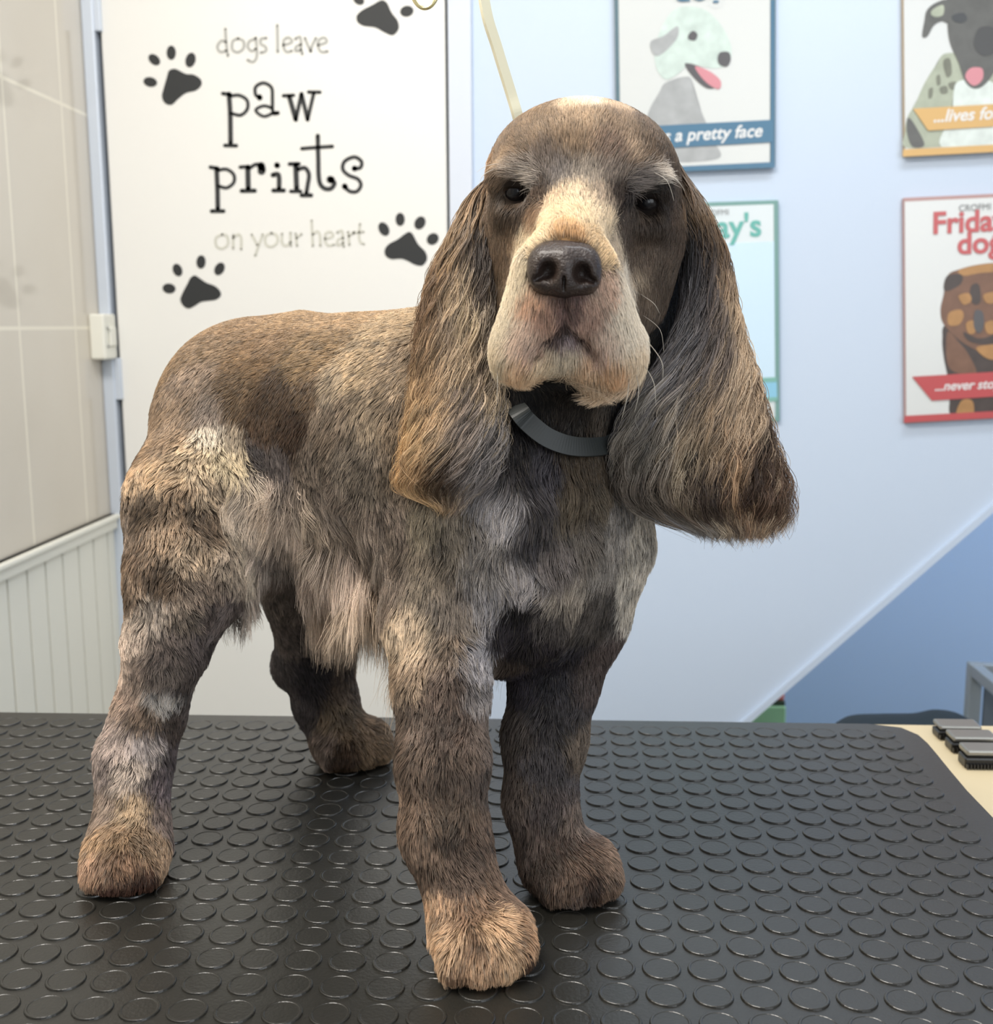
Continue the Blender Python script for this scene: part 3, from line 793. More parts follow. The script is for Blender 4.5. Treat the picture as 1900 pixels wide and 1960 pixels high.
def np_mesh(name, V, Q, m, parent):
    me = bpy.data.meshes.new(name)
    me.vertices.add(len(V)); me.vertices.foreach_set('co', V.astype(np.float32).ravel())
    me.loops.add(Q.size); me.loops.foreach_set('vertex_index', Q.astype(np.int32).ravel())
    me.polygons.add(len(Q)); me.polygons.foreach_set('loop_start', np.arange(0, Q.size, 4, dtype=np.int32))
    me.update(calc_edges=True); me.validate()
    me.polygons.foreach_set('use_smooth', np.ones(len(me.polygons), bool))
    o = bpy.data.objects.new(name, me); COL.objects.link(o)
    if m: me.materials.append(m)
    if parent: attach(o, parent)
    return o

F = Field((-0.44, 0.60, -0.004), (0.20, 1.20, 0.57), 0.003)
def WZ(px, py, Y):
    z = W(px, py, Y)[2]
    for _ in range(3): z = W(px, py, Y - 0.055 * min(max(1 - z / 0.30, 0), 1))[2]
    return W(px, py, Y - 0.055 * min(max(1 - z / 0.30, 0), 1))
def c(p, q, ra, rb, k=0.02): F.cone(WZ(*p), WZ(*q), ra, rb, k)
def e(p, r, k=0.02, rot=0.0, **kw): F.ell(WZ(*p), r, k, rot, **kw)
# trunk
c((880, 825, .83), (520, 800, .935), .088, .082, .03)
c((520, 800, .935), (448, 778, .93), .082, .055, .03)
c((900, 850, .83), (650, 905, .89), .080, .066, .04)
e((1003, 1000, .805), (.070, .078, .108), .03)
c((975, 1130, .80), (955, 1240, .80), .045, .014, .02)
# neck
c((1085, 640, .835), (1020, 880, .83), .046, .066, .04)
# fore limb nearest the camera
c((850, 1010, .80), (846, 1180, .785), .040, .036, .03)
c((846, 1180, .785), (845, 1310, .765), .036, .029, .015)
c((845, 1310, .765), (847, 1460, .748), .029, .0275, .01)
c((847, 1460, .748), (850, 1590, .742), .0275, .0255, .01)
c((850, 1590, .742), (888, 1710, .735), .0255, .024, .012)
def paw(px, Y, w_, dlen, hgt, toe=(0.35, -1.0), kz=0.012):
    Y = Y - 0.055; pr_ = 624 + 1750 * 0.5; d = ray(px, 1700); x = d[0] / d[1] * Y
    f2 = np.array([toe[0], toe[1]]); f2 = f2 / np.linalg.norm(f2); sd = np.array([-f2[1], f2[0]])
    F.ell((x, Y, hgt * 0.92), (w_, dlen, hgt * 0.92), kz)
    for q in (-0.66, -0.23, 0.23, 0.66):
        fw = dlen * (0.62 if abs(q) < .5 else 0.45)
        cx = np.array([x, Y]) + f2 * fw + sd * q * w_
        F.ell((cx[0], cx[1], 0.0125), (w_ * 0.30, w_ * 0.46, 0.0125), 0.006)
    return x
paw(920, .725, .0315, .034, .023)
# other fore limb
c((1150, 1040, .835), (1092, 1180, .835), .036, .036, .03)
c((1092, 1180, .835), (1062, 1290, .83), .036, .030, .015)
c((1062, 1290, .83), (1042, 1410, .825), .030, .0275, .01)
c((1042, 1410, .825), (1033, 1530, .822), .0275, .0235, .01)
c((1033, 1530, .822), (1062, 1650, .818), .0235, .0245, .01)
paw(1098, .822, .031, .033, .022)
# hind limb nearest the camera
c((440, 850, .90), (382, 960, .865), .056, .050, .03)
c((382, 960, .865), (360, 1100, .84), .050, .041, .02)
c((360, 1100, .84), (322, 1225, .835), .041, .029, .015)
c((322, 1225, .835), (285, 1370, .85), .027, .0235, .012)
c((285, 1370, .85), (258, 1450, .848), .0235, .0255, .01)
c((258, 1450, .848), (250, 1590, .835), .0255, .0245, .01)
c((250, 1590, .835), (246, 1660, .828), .0245, .0255, .01)
paw(245, .823, .0285, .030, .022, (0.1, -1))
# far hind limb
c((600, 1000, .98), (585, 1130, 1.01), .052, .034, .03)
c((585, 1130, 1.01), (605, 1250, 1.055), .034, .032, .015)
c((605, 1250, 1.055), (622, 1340, 1.065), .032, .027, .012)
e((553, 1275, 1.075), (.014, .018, .018), .02)
c((622, 1340, 1.065), (652, 1420, 1.05), .027, .024, .01)
paw(682, 1.062, .034, .033, .022, (0.5, -1))
# tail stub
c((370, 815, .95), (292, 866, .955), .016, .008, .02)
# head -----------------------------------------------------------------
e((1114, 348, .790), (.063, .068, .0515), .02, 0.06)
e((1112, 330, .752), (.046, .036, .034), .02, 0.06)
c((1000, 440, .762), (1003, 560, .765), .0245, .0235, .02)
c((1232, 455, .770), (1200, 575, .768), .0245, .0235, .02)
c((1108, 395, .742), (1084, 478, .676), .0255, .0165, .02)
c((1090, 450, .745), (1086, 600, .715), .034, .030, .02)
c((1040, 515, .682), (1003, 665, .688), .0165, .0185, .012)
c((1128, 520, .684), (1172, 668, .692), .0165, .0185, .012)
c((1082, 560, .672), (1082, 612, .676), .016, .0145, .01)
c((982, 645, .697), (980, 692, .700), .0078, .0100, .010)
c((1196, 650, .700), (1197, 696, .703), .0078, .0098, .010)
e((1083, 676, .694), (.022, .018, .012), .010)
c((1140, 700, .700), (1152, 722, .703), .0105, .007, .012)
c((1085, 640, .735), (1075, 720, .765), .034, .036, .03)
# neck side under the far ear
c((1170, 480, .83), (1150, 830, .845), .055, .055, .03)
# brows, eye sockets, cheek bones
e((985, 333, .7365), (.017, .011, .008), .012, -0.25)
e((1232, 347, .7415), (.018, .011, .008), .012, 0.35)
e((1003, 398, .741), (.018, .012, .008), .012)
e((1222, 416, .747), (.018, .012, .008), .012)
e((988, 366, .729), (.0098, .012, .0080), cut=True, kc=.006)
e((1236, 385, .737), (.0098, .012, .0076), cut=True, kc=.006)
for L_ in ([(962, 358, .7350), (986, 351, .7315), (1014, 361, .7320)], [(1208, 380, .7395), (1236, 372, .7375), (1266, 378, .7420)]):
    for a_, b2 in zip(L_[:-1], L_[1:]): c(a_, b2, .0032, .0032, .003)
for L_ in ([(966, 380, .7365), (990, 388, .7355), (1012, 380, .7345)], [(1212, 398, .7415), (1238, 406, .7420), (1262, 397, .7450)]):
    for a_, b2 in zip(L_[:-1], L_[1:]): c(a_, b2, .0018, .0018, .003)
# mouth groove, philtrum
F.D[:] = F.D
def surf_y(px, py, y0=0.60):
    for Y in np.arange(y0, 0.85, 0.001):
        g = np.rint((W(px, py, Y) - F.lo) / F.h).astype(int)
        if (g > 0).all() and (g < F.n).all() and F.D[tuple(g)] < 0: return Y
    return .70
mo_ = [(q, surf_y(q[0], q[1])) for q in spl([(1030, 678), (1054, 650), (1082, 638), (1110, 650), (1134, 678)], 5)]
ph_ = [(yy_, surf_y(1081, yy_)) for yy_ in range(580, 634, 6)]
for q, Y in mo_: e((q[0], q[1], Y), (.0026, .0055, .0026), cut=True, kc=.003)
for yy_, Y in ph_: e((1081, yy_, Y), (.0016, .0035, .003), cut=True, kc=.003)
V, Q = F.mesh()
# gentle relaxation of the surface-net vertices
E_ = np.concatenate([Q[:, [0, 1]], Q[:, [1, 2]], Q[:, [2, 3]], Q[:, [3, 0]]])
for it in range(3):
    sm = np.zeros_like(V); ct = np.zeros(len(V))
    for k in range(3):
        sm[:, k] = np.bincount(E_[:, 0], V[E_[:, 1], k], len(V)) + np.bincount(E_[:, 1], V[E_[:, 0], k], len(V))
    ct = np.bincount(E_[:, 0], minlength=len(V)) + np.bincount(E_[:, 1], minlength=len(V))
    V = V * 0.5 + 0.5 * sm / ct[:, None]
V[:, 2] = np.maximum(V[:, 2], 0.0004)
print('dog mesh', len(V), len(Q))
bvh = BVHTree.FromPolygons([tuple(v) for v in V], [tuple(q) for q in Q])
def hit(px, py, Y=None):
    d = ray(px, py); d = d / np.linalg.norm(d)
    r = bvh.ray_cast(Vector(CP), Vector(d))
    if r[0] is None:
        p = W(px, py, Y or 0.85); n = bvh.find_nearest(Vector(p)); return np.array(n[0])
    return np.array(r[0])

dog = empty('dog', (-0.1, 0.85, 0.0), 'roan cocker spaniel with cream muzzle and long wavy ears standing on the rubber table', 'dog')

# coat chart: position in the photo, reach (px), colour with observed shading included, hair length mm, lie of the hair, curl
HD = [
 # head
 (1130, 198, 16, (238, 222, 196), 6, (0, -1), 0), (1085, 205, 14, (200, 178, 148), 6, (-.1, -1), 0), (1175, 206, 16, (175, 150, 122), 6, (.1, -1), 0),
 (1040, 240, 28, (140, 115, 86), 6, (-.3, -1), 0), (1110, 235, 22, (165, 138, 106), 6, (0, -1), 0), (1190, 240, 26, (140, 116, 90), 6, (.35, -1), 0), (1240, 260, 24, (110, 88, 66), 6, (.5, -.9), 0),
 (985, 285, 26, (128, 104, 78), 7, (-.7, -.7), 0), (1285, 305, 24, (92, 74, 58), 7, (.5, -.9), 0), (950, 330, 16, (120, 98, 76), 7, (-.5, .6), 0),
 (1100, 275, 26, (150, 124, 95), 6, (0, -1), 0), (1160, 285, 20, (135, 108, 88), 6, (.4, -1), 0), (1205, 285, 12, (168, 142, 114), 6, (.6, -.9), 0), (1045, 300, 20, (112, 98, 88), 6, (-.3, -1), 0),
 (1075, 325, 18, (120, 112, 108), 6, (-.1, -1), 0), (1120, 335, 20, (150, 138, 124), 6, (.1, -1), 0), (1165, 330, 16, (128, 114, 102), 6, (.3, -1), 0),
 (965, 308, 10, (205, 180, 150), 9, (-1, .1), 0), (990, 318, 9, (158, 146, 134), 13, (-1, .15), 0), (1018, 332, 13, (160, 150, 140), 11, (-.9, .0), 0), (940, 322, 9, (170, 140, 110), 7, (-1, .1), 0),
 (1215, 348, 8, (122, 112, 106), 13, (1, .1), 0), (1245, 330, 5, (190, 180, 168), 15, (1, .1), 0), (1268, 322, 4, (200, 190, 178), 10, (1, -.2), 0),
 (975, 352, 10, (48, 38, 32), 4, (-.8, .2), 0), (988, 384, 8, (56, 44, 38), 3, (0, 1), 0), (1237, 404, 8, (46, 38, 34), 3, (0, 1), 0), (1240, 370, 9, (40, 33, 30), 4, (.6, .3), 0), (1012, 365, 8, (52, 40, 34), 4, (.2, .8), 0), (1232, 366, 11, (50, 42, 38), 6, (.8, 0), 0), (1200, 385, 10, (48, 36, 32), 4, (-.3, .8), 0), (1262, 385, 10, (60, 48, 42), 6, (.5, .8), 0),
 (1032, 372, 12, (92, 74, 60), 5, (.1, -.9), 0), (1180, 378, 12, (84, 68, 58), 5, (-.1, -.9), 0),
 (1105, 372, 16, (214, 190, 156), 6, (0, -1), 0), (1070, 385, 14, (190, 164, 130), 6, (-.2, -1), 0), (1150, 385, 14, (168, 148, 126), 6, (.3, -1), 0),
 (1105, 410, 20, (238, 212, 168), 6, (0, -1), 0), (1060, 415, 18, (242, 216, 172), 6, (-.5, -.9), 0), (1150, 420, 18, (226, 204, 168), 6, (.5, -.9), 0),
 (1082, 438, 18, (206, 160, 100), 5, (0, -1), 0), (1090, 456, 16, (178, 134, 84), 4, (0, -1), 0), (1040, 460, 14, (240, 214, 170), 5, (-.7, -.6), 0), (1135, 455, 14, (224, 192, 142), 5, (.7, -.6), 0),
 (955, 400, 18, (104, 86, 68), 7, (-.3, .9), 0), (990, 402, 12, (96, 78, 62), 6, (-.2, .9), 0), (1025, 405, 12, (150, 120, 90), 6, (-.5, .5), 0), (945, 460, 22, (118, 96, 74), 8, (-.2, 1), 0), (942, 530, 20, (112, 90, 66), 8, (-.1, 1), 0), (975, 450, 12, (140, 115, 88), 7, (-.3, 1), 0),
 (1265, 430, 20, (78, 64, 54), 8, (.3, 1), 0), (1200, 430, 16, (92, 76, 64), 7, (.2, 1), 0), (1240, 480, 20, (112, 94, 78), 8, (.2, 1), 0), (1290, 420, 16, (96, 76, 60), 8, (.1, 1), 0), (1270, 520, 20, (92, 74, 58), 8, (0, 1), 0), (1240, 560, 16, (110, 92, 74), 8, (-.1, 1), 0), (1305, 380, 14, (100, 80, 62), 8, (.1, 1), 0),
 (1005, 470, 16, (246, 226, 190), 6, (-.6, .8), 0), (985, 540, 20, (246, 230, 198), 7, (-.35, 1), 0), (965, 620, 20, (246, 232, 204), 8, (-.5, .8), 0), (955, 675, 16, (240, 222, 190), 9, (-.5, 1), 0),
 (1175, 480, 16, (216, 198, 174), 6, (.6, .8), 0), (1195, 540, 18, (236, 224, 206), 7, (.4, 1), 0), (1200, 620, 20, (238, 226, 206), 8, (.4, .9), 0), (1215, 680, 14, (232, 210, 178), 9, (.3, 1), 0), (1222, 520, 12, (170, 150, 126), 7, (.3, 1), 0),
 (1010, 570, 14, (222, 178, 142), 6, (-.4, 1), 0), (1000, 640, 18, (226, 196, 172), 7, (-.3, 1), 0), (1040, 600, 14, (168, 132, 112), 7, (-.25, 1), 0), (1025, 660, 14, (170, 138, 118), 8, (-.3, 1), 0),
 (1075, 595, 10, (122, 92, 84), 6, (-.05, 1), 0), (1095, 595, 10, (122, 92, 84), 6, (.1, 1), 0), (1125, 605, 14, (164, 130, 112), 7, (.25, 1), 0), (1150, 570, 12, (190, 158, 136), 6, (.4, 1), 0), (1135, 660, 14, (172, 140, 122), 8, (.3, 1), 0), (1165, 640, 14, (216, 192, 172), 7, (.3, 1), 0),
 (1054, 650, 7, (60, 44, 42), 4, (0, 1), 0), (1110, 650, 7, (60, 44, 42), 4, (0, 1), 0), (1082, 638, 7, (56, 42, 42), 4, (0, 1), 0), (1082, 615, 8, (96, 74, 72), 4, (0, 1), 0), (1060, 650, 8, (110, 86, 84), 5, (-.2, 1), 0), (1105, 650, 8, (110, 86, 84), 5, (.2, 1), 0), (1083, 655, 10, (158, 140, 142), 4, (0, 1), 0), (1080, 685, 13, (206, 190, 164), 7, (0, 1), 0), (1045, 690, 12, (206, 184, 150), 8, (-.1, 1), 0),
 (985, 705, 14, (214, 176, 132), 12, (-.2, 1), 0), (1020, 712, 12, (206, 172, 130), 12, (0, 1), 0), (1185, 708, 13, (212, 168, 122), 12, (.2, 1), 0), (1120, 700, 12, (204, 170, 132), 9, (0, 1), 0), (1150, 735, 14, (206, 180, 148), 15, (0, 1), 0),
 # neck and chest; near-black neck entries hold the shade under chin and ear
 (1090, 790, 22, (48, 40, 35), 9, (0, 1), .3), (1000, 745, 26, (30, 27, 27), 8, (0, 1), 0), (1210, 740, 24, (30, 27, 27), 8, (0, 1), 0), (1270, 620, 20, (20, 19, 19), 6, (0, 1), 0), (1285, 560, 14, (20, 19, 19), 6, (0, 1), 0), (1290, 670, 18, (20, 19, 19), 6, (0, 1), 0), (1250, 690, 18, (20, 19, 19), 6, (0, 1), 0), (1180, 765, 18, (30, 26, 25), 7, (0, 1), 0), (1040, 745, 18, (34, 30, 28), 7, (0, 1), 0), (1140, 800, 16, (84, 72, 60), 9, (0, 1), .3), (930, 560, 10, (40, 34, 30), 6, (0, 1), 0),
 (985, 880, 22, (40, 36, 40), 16, (0, 1), .4), (1035, 890, 18, (72, 68, 76), 16, (.1, 1), .4), (1100, 880, 20, (84, 68, 48), 16, (0, 1), .4), (950, 900, 18, (112, 106, 106), 18, (0, 1), .5),
 (960, 960, 20, (142, 138, 140), 20, (-.1, 1), .6), (1030, 960, 18, (78, 72, 74), 18, (.1, 1), .5), (1100, 950, 22, (112, 96, 74), 18, (0, 1), .5), (1010, 1035, 16, (64, 60, 64), 18, (0, 1), .5),
 (930, 1050, 26, (140, 134, 130), 18, (-.1, 1), .6), (870, 1020, 22, (132, 120, 104), 14, (-.1, 1), .4), (815, 1000, 18, (150, 136, 112), 12, (-.1, 1), .3), (820, 1080, 22, (130, 116, 98), 12, (-.1, 1), .3), (990, 1090, 22, (146, 140, 140), 18, (0, 1), .6),
 (1060, 1060, 20, (118, 108, 104), 18, (.2, 1), .5), (1110, 1020, 20, (112, 102, 92), 16, (.3, 1), .4), (1170, 1010, 20, (138, 130, 122), 16, (.3, 1), .4), (1205, 1050, 18, (164, 156, 144), 14, (.2, 1), .4), (1150, 1080, 16, (128, 120, 112), 16, (.1, 1), .4),
 (985, 1155, 16, (36, 31, 32), 12, (0, 1), .3), (975, 1200, 16, (62, 56, 62), 14, (0, 1), .4), (1010, 1225, 16, (58, 52, 56), 14, (0, 1), .4), (930, 1140, 20, (140, 136, 138), 16, (-.1, 1), .5), (870, 1150, 20, (126, 114, 102), 14, (0, 1), .4),
 (1090, 1130, 16, (150, 138, 124), 16, (-.1, 1), .4), (1140, 1140, 16, (84, 76, 70), 14, (0, 1), .4), (1050, 1180, 14, (96, 88, 84), 14, (0, 1), .4), (955, 1270, 14, (92, 78, 68), 12, (0, 1), .3),
 # front legs
 (800, 1215, 20, (176, 156, 130), 14, (-.1, 1), .7), (850, 1240, 18, (136, 116, 96), 13, (0, 1), .6), (900, 1260, 18, (150, 146, 150), 14, (.1, 1), .6), (790, 1290, 18, (146, 124, 100), 13, (0, 1), .7), (850, 1310, 22, (104, 86, 74), 12, (0, 1), .6), (905, 1320, 14, (140, 132, 130), 13, (.1, 1), .6),
 (800, 1370, 20, (112, 94, 80), 11, (0, 1), .5), (860, 1390, 22, (96, 79, 68), 11, (0, 1), .5), (915, 1400, 16, (112, 96, 86), 11, (0, 1), .4), (800, 1460, 22, (116, 96, 80), 10, (0, 1), .4), (865, 1470, 24, (100, 83, 70), 10, (0, 1), .4), (915, 1490, 16, (108, 90, 78), 10, (0, 1), .4),
 (790, 1560, 20, (130, 106, 86), 10, (0, 1), .4), (860, 1560, 22, (102, 84, 68), 10, (0, 1), .4), (850, 1603, 10, (54, 42, 34), 8, (0, 1), .2), (910, 1590, 16, (110, 88, 72), 10, (0, 1), .4), (820, 1650, 18, (124, 102, 84), 10, (0, 1), .4), (880, 1660, 20, (110, 90, 76), 10, (.1, 1), .4), (940, 1690, 16, (124, 98, 78), 10, (.2, 1), .4),
 (850, 1740, 16, (184, 148, 112), 11, (0, 1), .5), (900, 1740, 16, (140, 108, 82), 10, (0, 1), .4), (860, 1800, 18, (206, 170, 130), 11, (0, 1), .5), (905, 1800, 14, (126, 96, 70), 10, (0, 1), .4), (950, 1780, 16, (204, 166, 124), 11, (.2, 1), .5), (1000, 1790, 14, (176, 136, 98), 10, (.3, 1), .4), (920, 1850, 18, (196, 158, 120), 9, (0, 1), .3), (975, 1850, 12, (214, 176, 132), 9, (0, 1), .3), (970, 1885, 12, (66, 46, 34), 6, (0, 1), 0), (1010, 1850, 10, (90, 64, 46), 7, (0, 1), 0), (880, 1860, 12, (150, 116, 86), 8, (0, 1), .2),
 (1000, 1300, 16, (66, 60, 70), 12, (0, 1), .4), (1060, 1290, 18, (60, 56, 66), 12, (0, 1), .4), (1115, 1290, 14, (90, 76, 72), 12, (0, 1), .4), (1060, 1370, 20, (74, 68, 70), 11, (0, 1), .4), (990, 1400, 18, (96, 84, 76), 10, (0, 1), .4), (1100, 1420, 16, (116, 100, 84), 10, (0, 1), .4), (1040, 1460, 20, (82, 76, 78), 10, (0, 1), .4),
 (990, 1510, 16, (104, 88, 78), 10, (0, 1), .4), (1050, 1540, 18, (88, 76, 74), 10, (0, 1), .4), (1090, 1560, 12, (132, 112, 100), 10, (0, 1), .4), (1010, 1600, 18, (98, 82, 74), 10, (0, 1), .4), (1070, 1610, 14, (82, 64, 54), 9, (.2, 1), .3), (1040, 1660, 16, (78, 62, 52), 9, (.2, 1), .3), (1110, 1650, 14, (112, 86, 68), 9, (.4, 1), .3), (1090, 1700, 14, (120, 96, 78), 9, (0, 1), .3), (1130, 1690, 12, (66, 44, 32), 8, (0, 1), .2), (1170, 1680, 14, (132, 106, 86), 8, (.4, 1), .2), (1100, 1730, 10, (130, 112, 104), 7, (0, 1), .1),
 # back and flank
 (460, 620, 30, (156, 126, 90), 5, (-1, .25), 0), (560, 605, 34, (162, 132, 94), 5, (-1, 0), 0), (660, 600, 30, (168, 138, 100), 6, (-1, 0), 0), (760, 620, 28, (176, 152, 118), 7, (-1, .2), .1), (400, 660, 28, (150, 122, 88), 5, (-.8, .6), 0),
 (490, 680, 34, (146, 116, 80), 6, (-.9, .3), 0), (600, 670, 34, (152, 124, 86), 6, (-1, .3), .1), (690, 690, 26, (176, 152, 118), 8, (-.9, .6), .3), (760, 710, 26, (158, 136, 108), 8, (-.8, .8), .3), (640, 730, 20, (170, 150, 122), 8, (-.8, .7), .3),
 (450, 740, 26, (118, 94, 66), 6, (-.6, .8), 0), (520, 760, 30, (92, 70, 48), 6, (-.6, .9), 0), (560, 820, 22, (84, 62, 44), 6, (-.4, 1), 0), (590, 750, 20, (118, 94, 68), 6, (-.6, .8), .1), (500, 815, 18, (100, 76, 54), 7, (-.3, 1), 0),
 (375, 725, 22, (146, 124, 102), 8, (-.4, 1), .2), (340, 790, 24, (146, 122, 96), 8, (-.4, 1), .2), (400, 780, 18, (136, 120, 106), 9, (-.2, 1), .3), (310, 850, 22, (156, 128, 96), 10, (-.4, 1), .4), (255, 875, 16, (108, 84, 62), 9, (-.6, 1), .4),
 (640, 810, 26, (136, 118, 98), 9, (-.5, 1), .3), (700, 800, 26, (146, 128, 104), 9, (-.6, 1), .3), (760, 810, 22, (140, 120, 96), 9, (-.5, 1), .3), (680, 880, 28, (142, 128, 112), 11, (-.4, 1), .4), (755, 900, 24, (134, 118, 100), 10, (-.4, 1), .4), (600, 880, 20, (126, 110, 94), 10, (-.4, 1), .4),
 (490, 860, 14, (66, 58, 58), 8, (.6, .7), .2), (530, 880, 14, (96, 86, 82), 10, (.2, 1), .3), (440, 850, 14, (150, 134, 112), 11, (0, 1), .5),
 (425, 875, 18, (220, 200, 160), 13, (-.1, 1), .9), (400, 838, 13, (222, 208, 186), 12, (-.2, 1), .8), (370, 880, 18, (196, 172, 138), 12, (-.2, 1), .8), (310, 900, 20, (180, 152, 116), 12, (-.3, 1), .7), (265, 910, 16, (176, 148, 114), 12, (-.3, 1), .7),
 (290, 955, 18, (106, 88, 68), 13, (0, 1), 1), (350, 960, 18, (120, 98, 74), 13, (.2, 1), 1), (400, 940, 16, (168, 146, 118), 13, (.2, 1), .9), (400, 1000, 18, (112, 92, 72), 13, (.3, 1), 1), (250, 990, 18, (116, 98, 80), 13, (0, 1), .9), (440, 1000, 15, (180, 162, 138), 14, (.3, 1), .7),
 (320, 1020, 18, (146, 122, 96), 13, (.2, 1), 1), (270, 1060, 18, (120, 98, 76), 12, (0, 1), .9), (370, 1060, 20, (160, 138, 112), 13, (.2, 1), .9), (430, 1070, 15, (166, 148, 128), 13, (.2, 1), .7), (310, 1100, 18, (108, 88, 68), 12, (0, 1), .9), (380, 1120, 18, (150, 130, 112), 12, (.1, 1), .8), (255, 1120, 16, (132, 110, 88), 12, (0, 1), .8),
 (290, 1170, 18, (184, 168, 152), 12, (0, 1), .7), (345, 1170, 16, (150, 132, 114), 12, (.1, 1), .7), (400, 1165, 14, (112, 98, 92), 11, (.1, 1), .6), (270, 1220, 14, (170, 152, 136), 12, (0, 1), .6), (325, 1230, 18, (112, 98, 90), 11, (0, 1), .6), (375, 1230, 13, (106, 94, 90), 11, (0, 1), .6), (260, 1280, 14, (160, 140, 124), 11, (-.1, 1), .6), (310, 1290, 16, (132, 118, 108), 11, (0, 1), .6), (350, 1300, 12, (104, 92, 86), 11, (0, 1), .6),
 (310, 1335, 12, (168, 162, 156), 12, (0, 1), .6), (240, 1340, 14, (180, 156, 138), 11, (-.1, 1), .6), (275, 1370, 14, (140, 118, 98), 11, (-.1, 1), .6), (325, 1385, 14, (96, 82, 74), 10, (0, 1), .5), (225, 1410, 15, (176, 158, 148), 11, (-.2, 1), .6), (280, 1420, 14, (170, 158, 154), 11, (-.1, 1), .6), (325, 1450, 14, (98, 86, 86), 10, (0, 1), .5), (200, 1470, 14, (148, 132, 124), 10, (0, 1), .5), (250, 1480, 16, (184, 168, 154), 11, (-.1, 1), .6), (300, 1500, 15, (116, 102, 104), 10, (0, 1), .5),
 (205, 1540, 15, (152, 132, 116), 10, (0, 1), .5), (255, 1540, 16, (190, 162, 126), 10, (0, 1), .5), (305, 1560, 14, (128, 110, 102), 10, (0, 1), .5), (215, 1600, 15, (168, 136, 100), 10, (0, 1), .5), (280, 1610, 16, (150, 122, 92), 10, (0, 1), .5), (190, 1660, 13, (174, 138, 108), 9, (-.1, 1), .4), (240, 1655, 14, (142, 108, 80), 9, (0, 1), .4), (310, 1655, 13, (170, 138, 106), 9, (.1, 1), .4), (265, 1690, 14, (92, 60, 44), 9, (0, 1), .4), (215, 1705, 12, (108, 74, 60), 8, (0, 1), .3), (300, 1685, 10, (78, 54, 40), 8, (0, 1), .3),
 # belly feathering
 (480, 960, 20, (178, 162, 144), 30, (-.1, 1), .9), (540, 960, 20, (170, 152, 136), 32, (.1, 1), .9), (500, 1030, 18, (176, 160, 146), 28, (.1, 1), .9), (470, 1060, 12, (190, 174, 152), 18, (0, 1), .7), (600, 990, 20, (150, 132, 112), 30, (.1, 1), .9), (570, 1060, 18, (138, 120, 108), 30, (0, 1), .9),
 (650, 960, 20, (142, 126, 112), 20, (0, 1), .7), (640, 1040, 20, (176, 156, 140), 40, (.1, 1), .8), (700, 1000, 20, (134, 118, 104), 26, (0, 1), .6), (700, 1070, 22, (182, 160, 136), 56, (.05, 1), .7), (750, 1000, 20, (126, 110, 96), 12, (0, 1), .4), (760, 1090, 18, (120, 104, 90), 20, (0, 1), .5), (620, 1090, 16, (150, 132, 118), 32, (.1, 1), .8), (540, 1095, 14, (110, 96, 86), 20, (.1, 1), .7),
 # far hind leg
 (565, 1150, 14, (132, 118, 108), 11, (.1, 1), .5), (620, 1170, 16, (108, 96, 90), 11, (.1, 1), .5), (560, 1220, 14, (110, 98, 92), 10, (0, 1), .5), (620, 1230, 14, (70, 62, 66), 10, (.1, 1), .5), (670, 1240, 14, (130, 112, 92), 11, (0, 1), .6), (545, 1290, 12, (92, 84, 84), 10, (0, 1), .5), (600, 1300, 16, (66, 60, 64), 10, (0, 1), .5), (650, 1310, 14, (112, 94, 78), 11, (0, 1), .6), (590, 1360, 12, (84, 76, 78), 10, (.1, 1), .5), (640, 1370, 14, (130, 110, 86), 11, (.1, 1), .6), (620, 1420, 12, (146, 126, 114), 10, (0, 1), .5),
 (680, 1400, 14, (140, 114, 86), 12, (.5, 1), .6), (660, 1440, 12, (90, 66, 44), 9, (0, 1), .4), (710, 1440, 14, (150, 122, 90), 9, (.6, .8), .4), (650, 1475, 10, (112, 86, 64), 7, (0, 1), .3), (720, 1470, 10, (120, 90, 66), 7, (.4, 1), .3)]
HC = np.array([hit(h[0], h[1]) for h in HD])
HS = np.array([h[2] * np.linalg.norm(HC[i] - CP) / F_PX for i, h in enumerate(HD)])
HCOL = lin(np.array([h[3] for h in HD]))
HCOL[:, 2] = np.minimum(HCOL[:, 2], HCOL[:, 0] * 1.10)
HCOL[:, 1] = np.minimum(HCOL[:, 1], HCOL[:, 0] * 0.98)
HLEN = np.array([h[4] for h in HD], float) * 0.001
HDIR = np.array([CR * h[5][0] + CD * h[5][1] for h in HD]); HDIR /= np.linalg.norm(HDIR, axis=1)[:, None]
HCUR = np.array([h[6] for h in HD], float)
def chart(P, soft=1.0):
    out = np.zeros((len(P), 8)); step = 20000
    for a_ in range(0, len(P), step):
        q = P[a_:a_ + step]
        d2 = ((q[:, None, :] - HC[None]) ** 2).sum(2) / (HS[None] * soft) ** 2
        d2 -= d2.min(1)[:, None]
        wg = np.exp(-0.5 * d2 * 1.6)
        wg /= wg.sum(1)[:, None]
        out[a_:a_ + step] = wg @ np.concatenate([HCOL, HLEN[:, None], HDIR, HCUR[:, None]], 1)
    return out

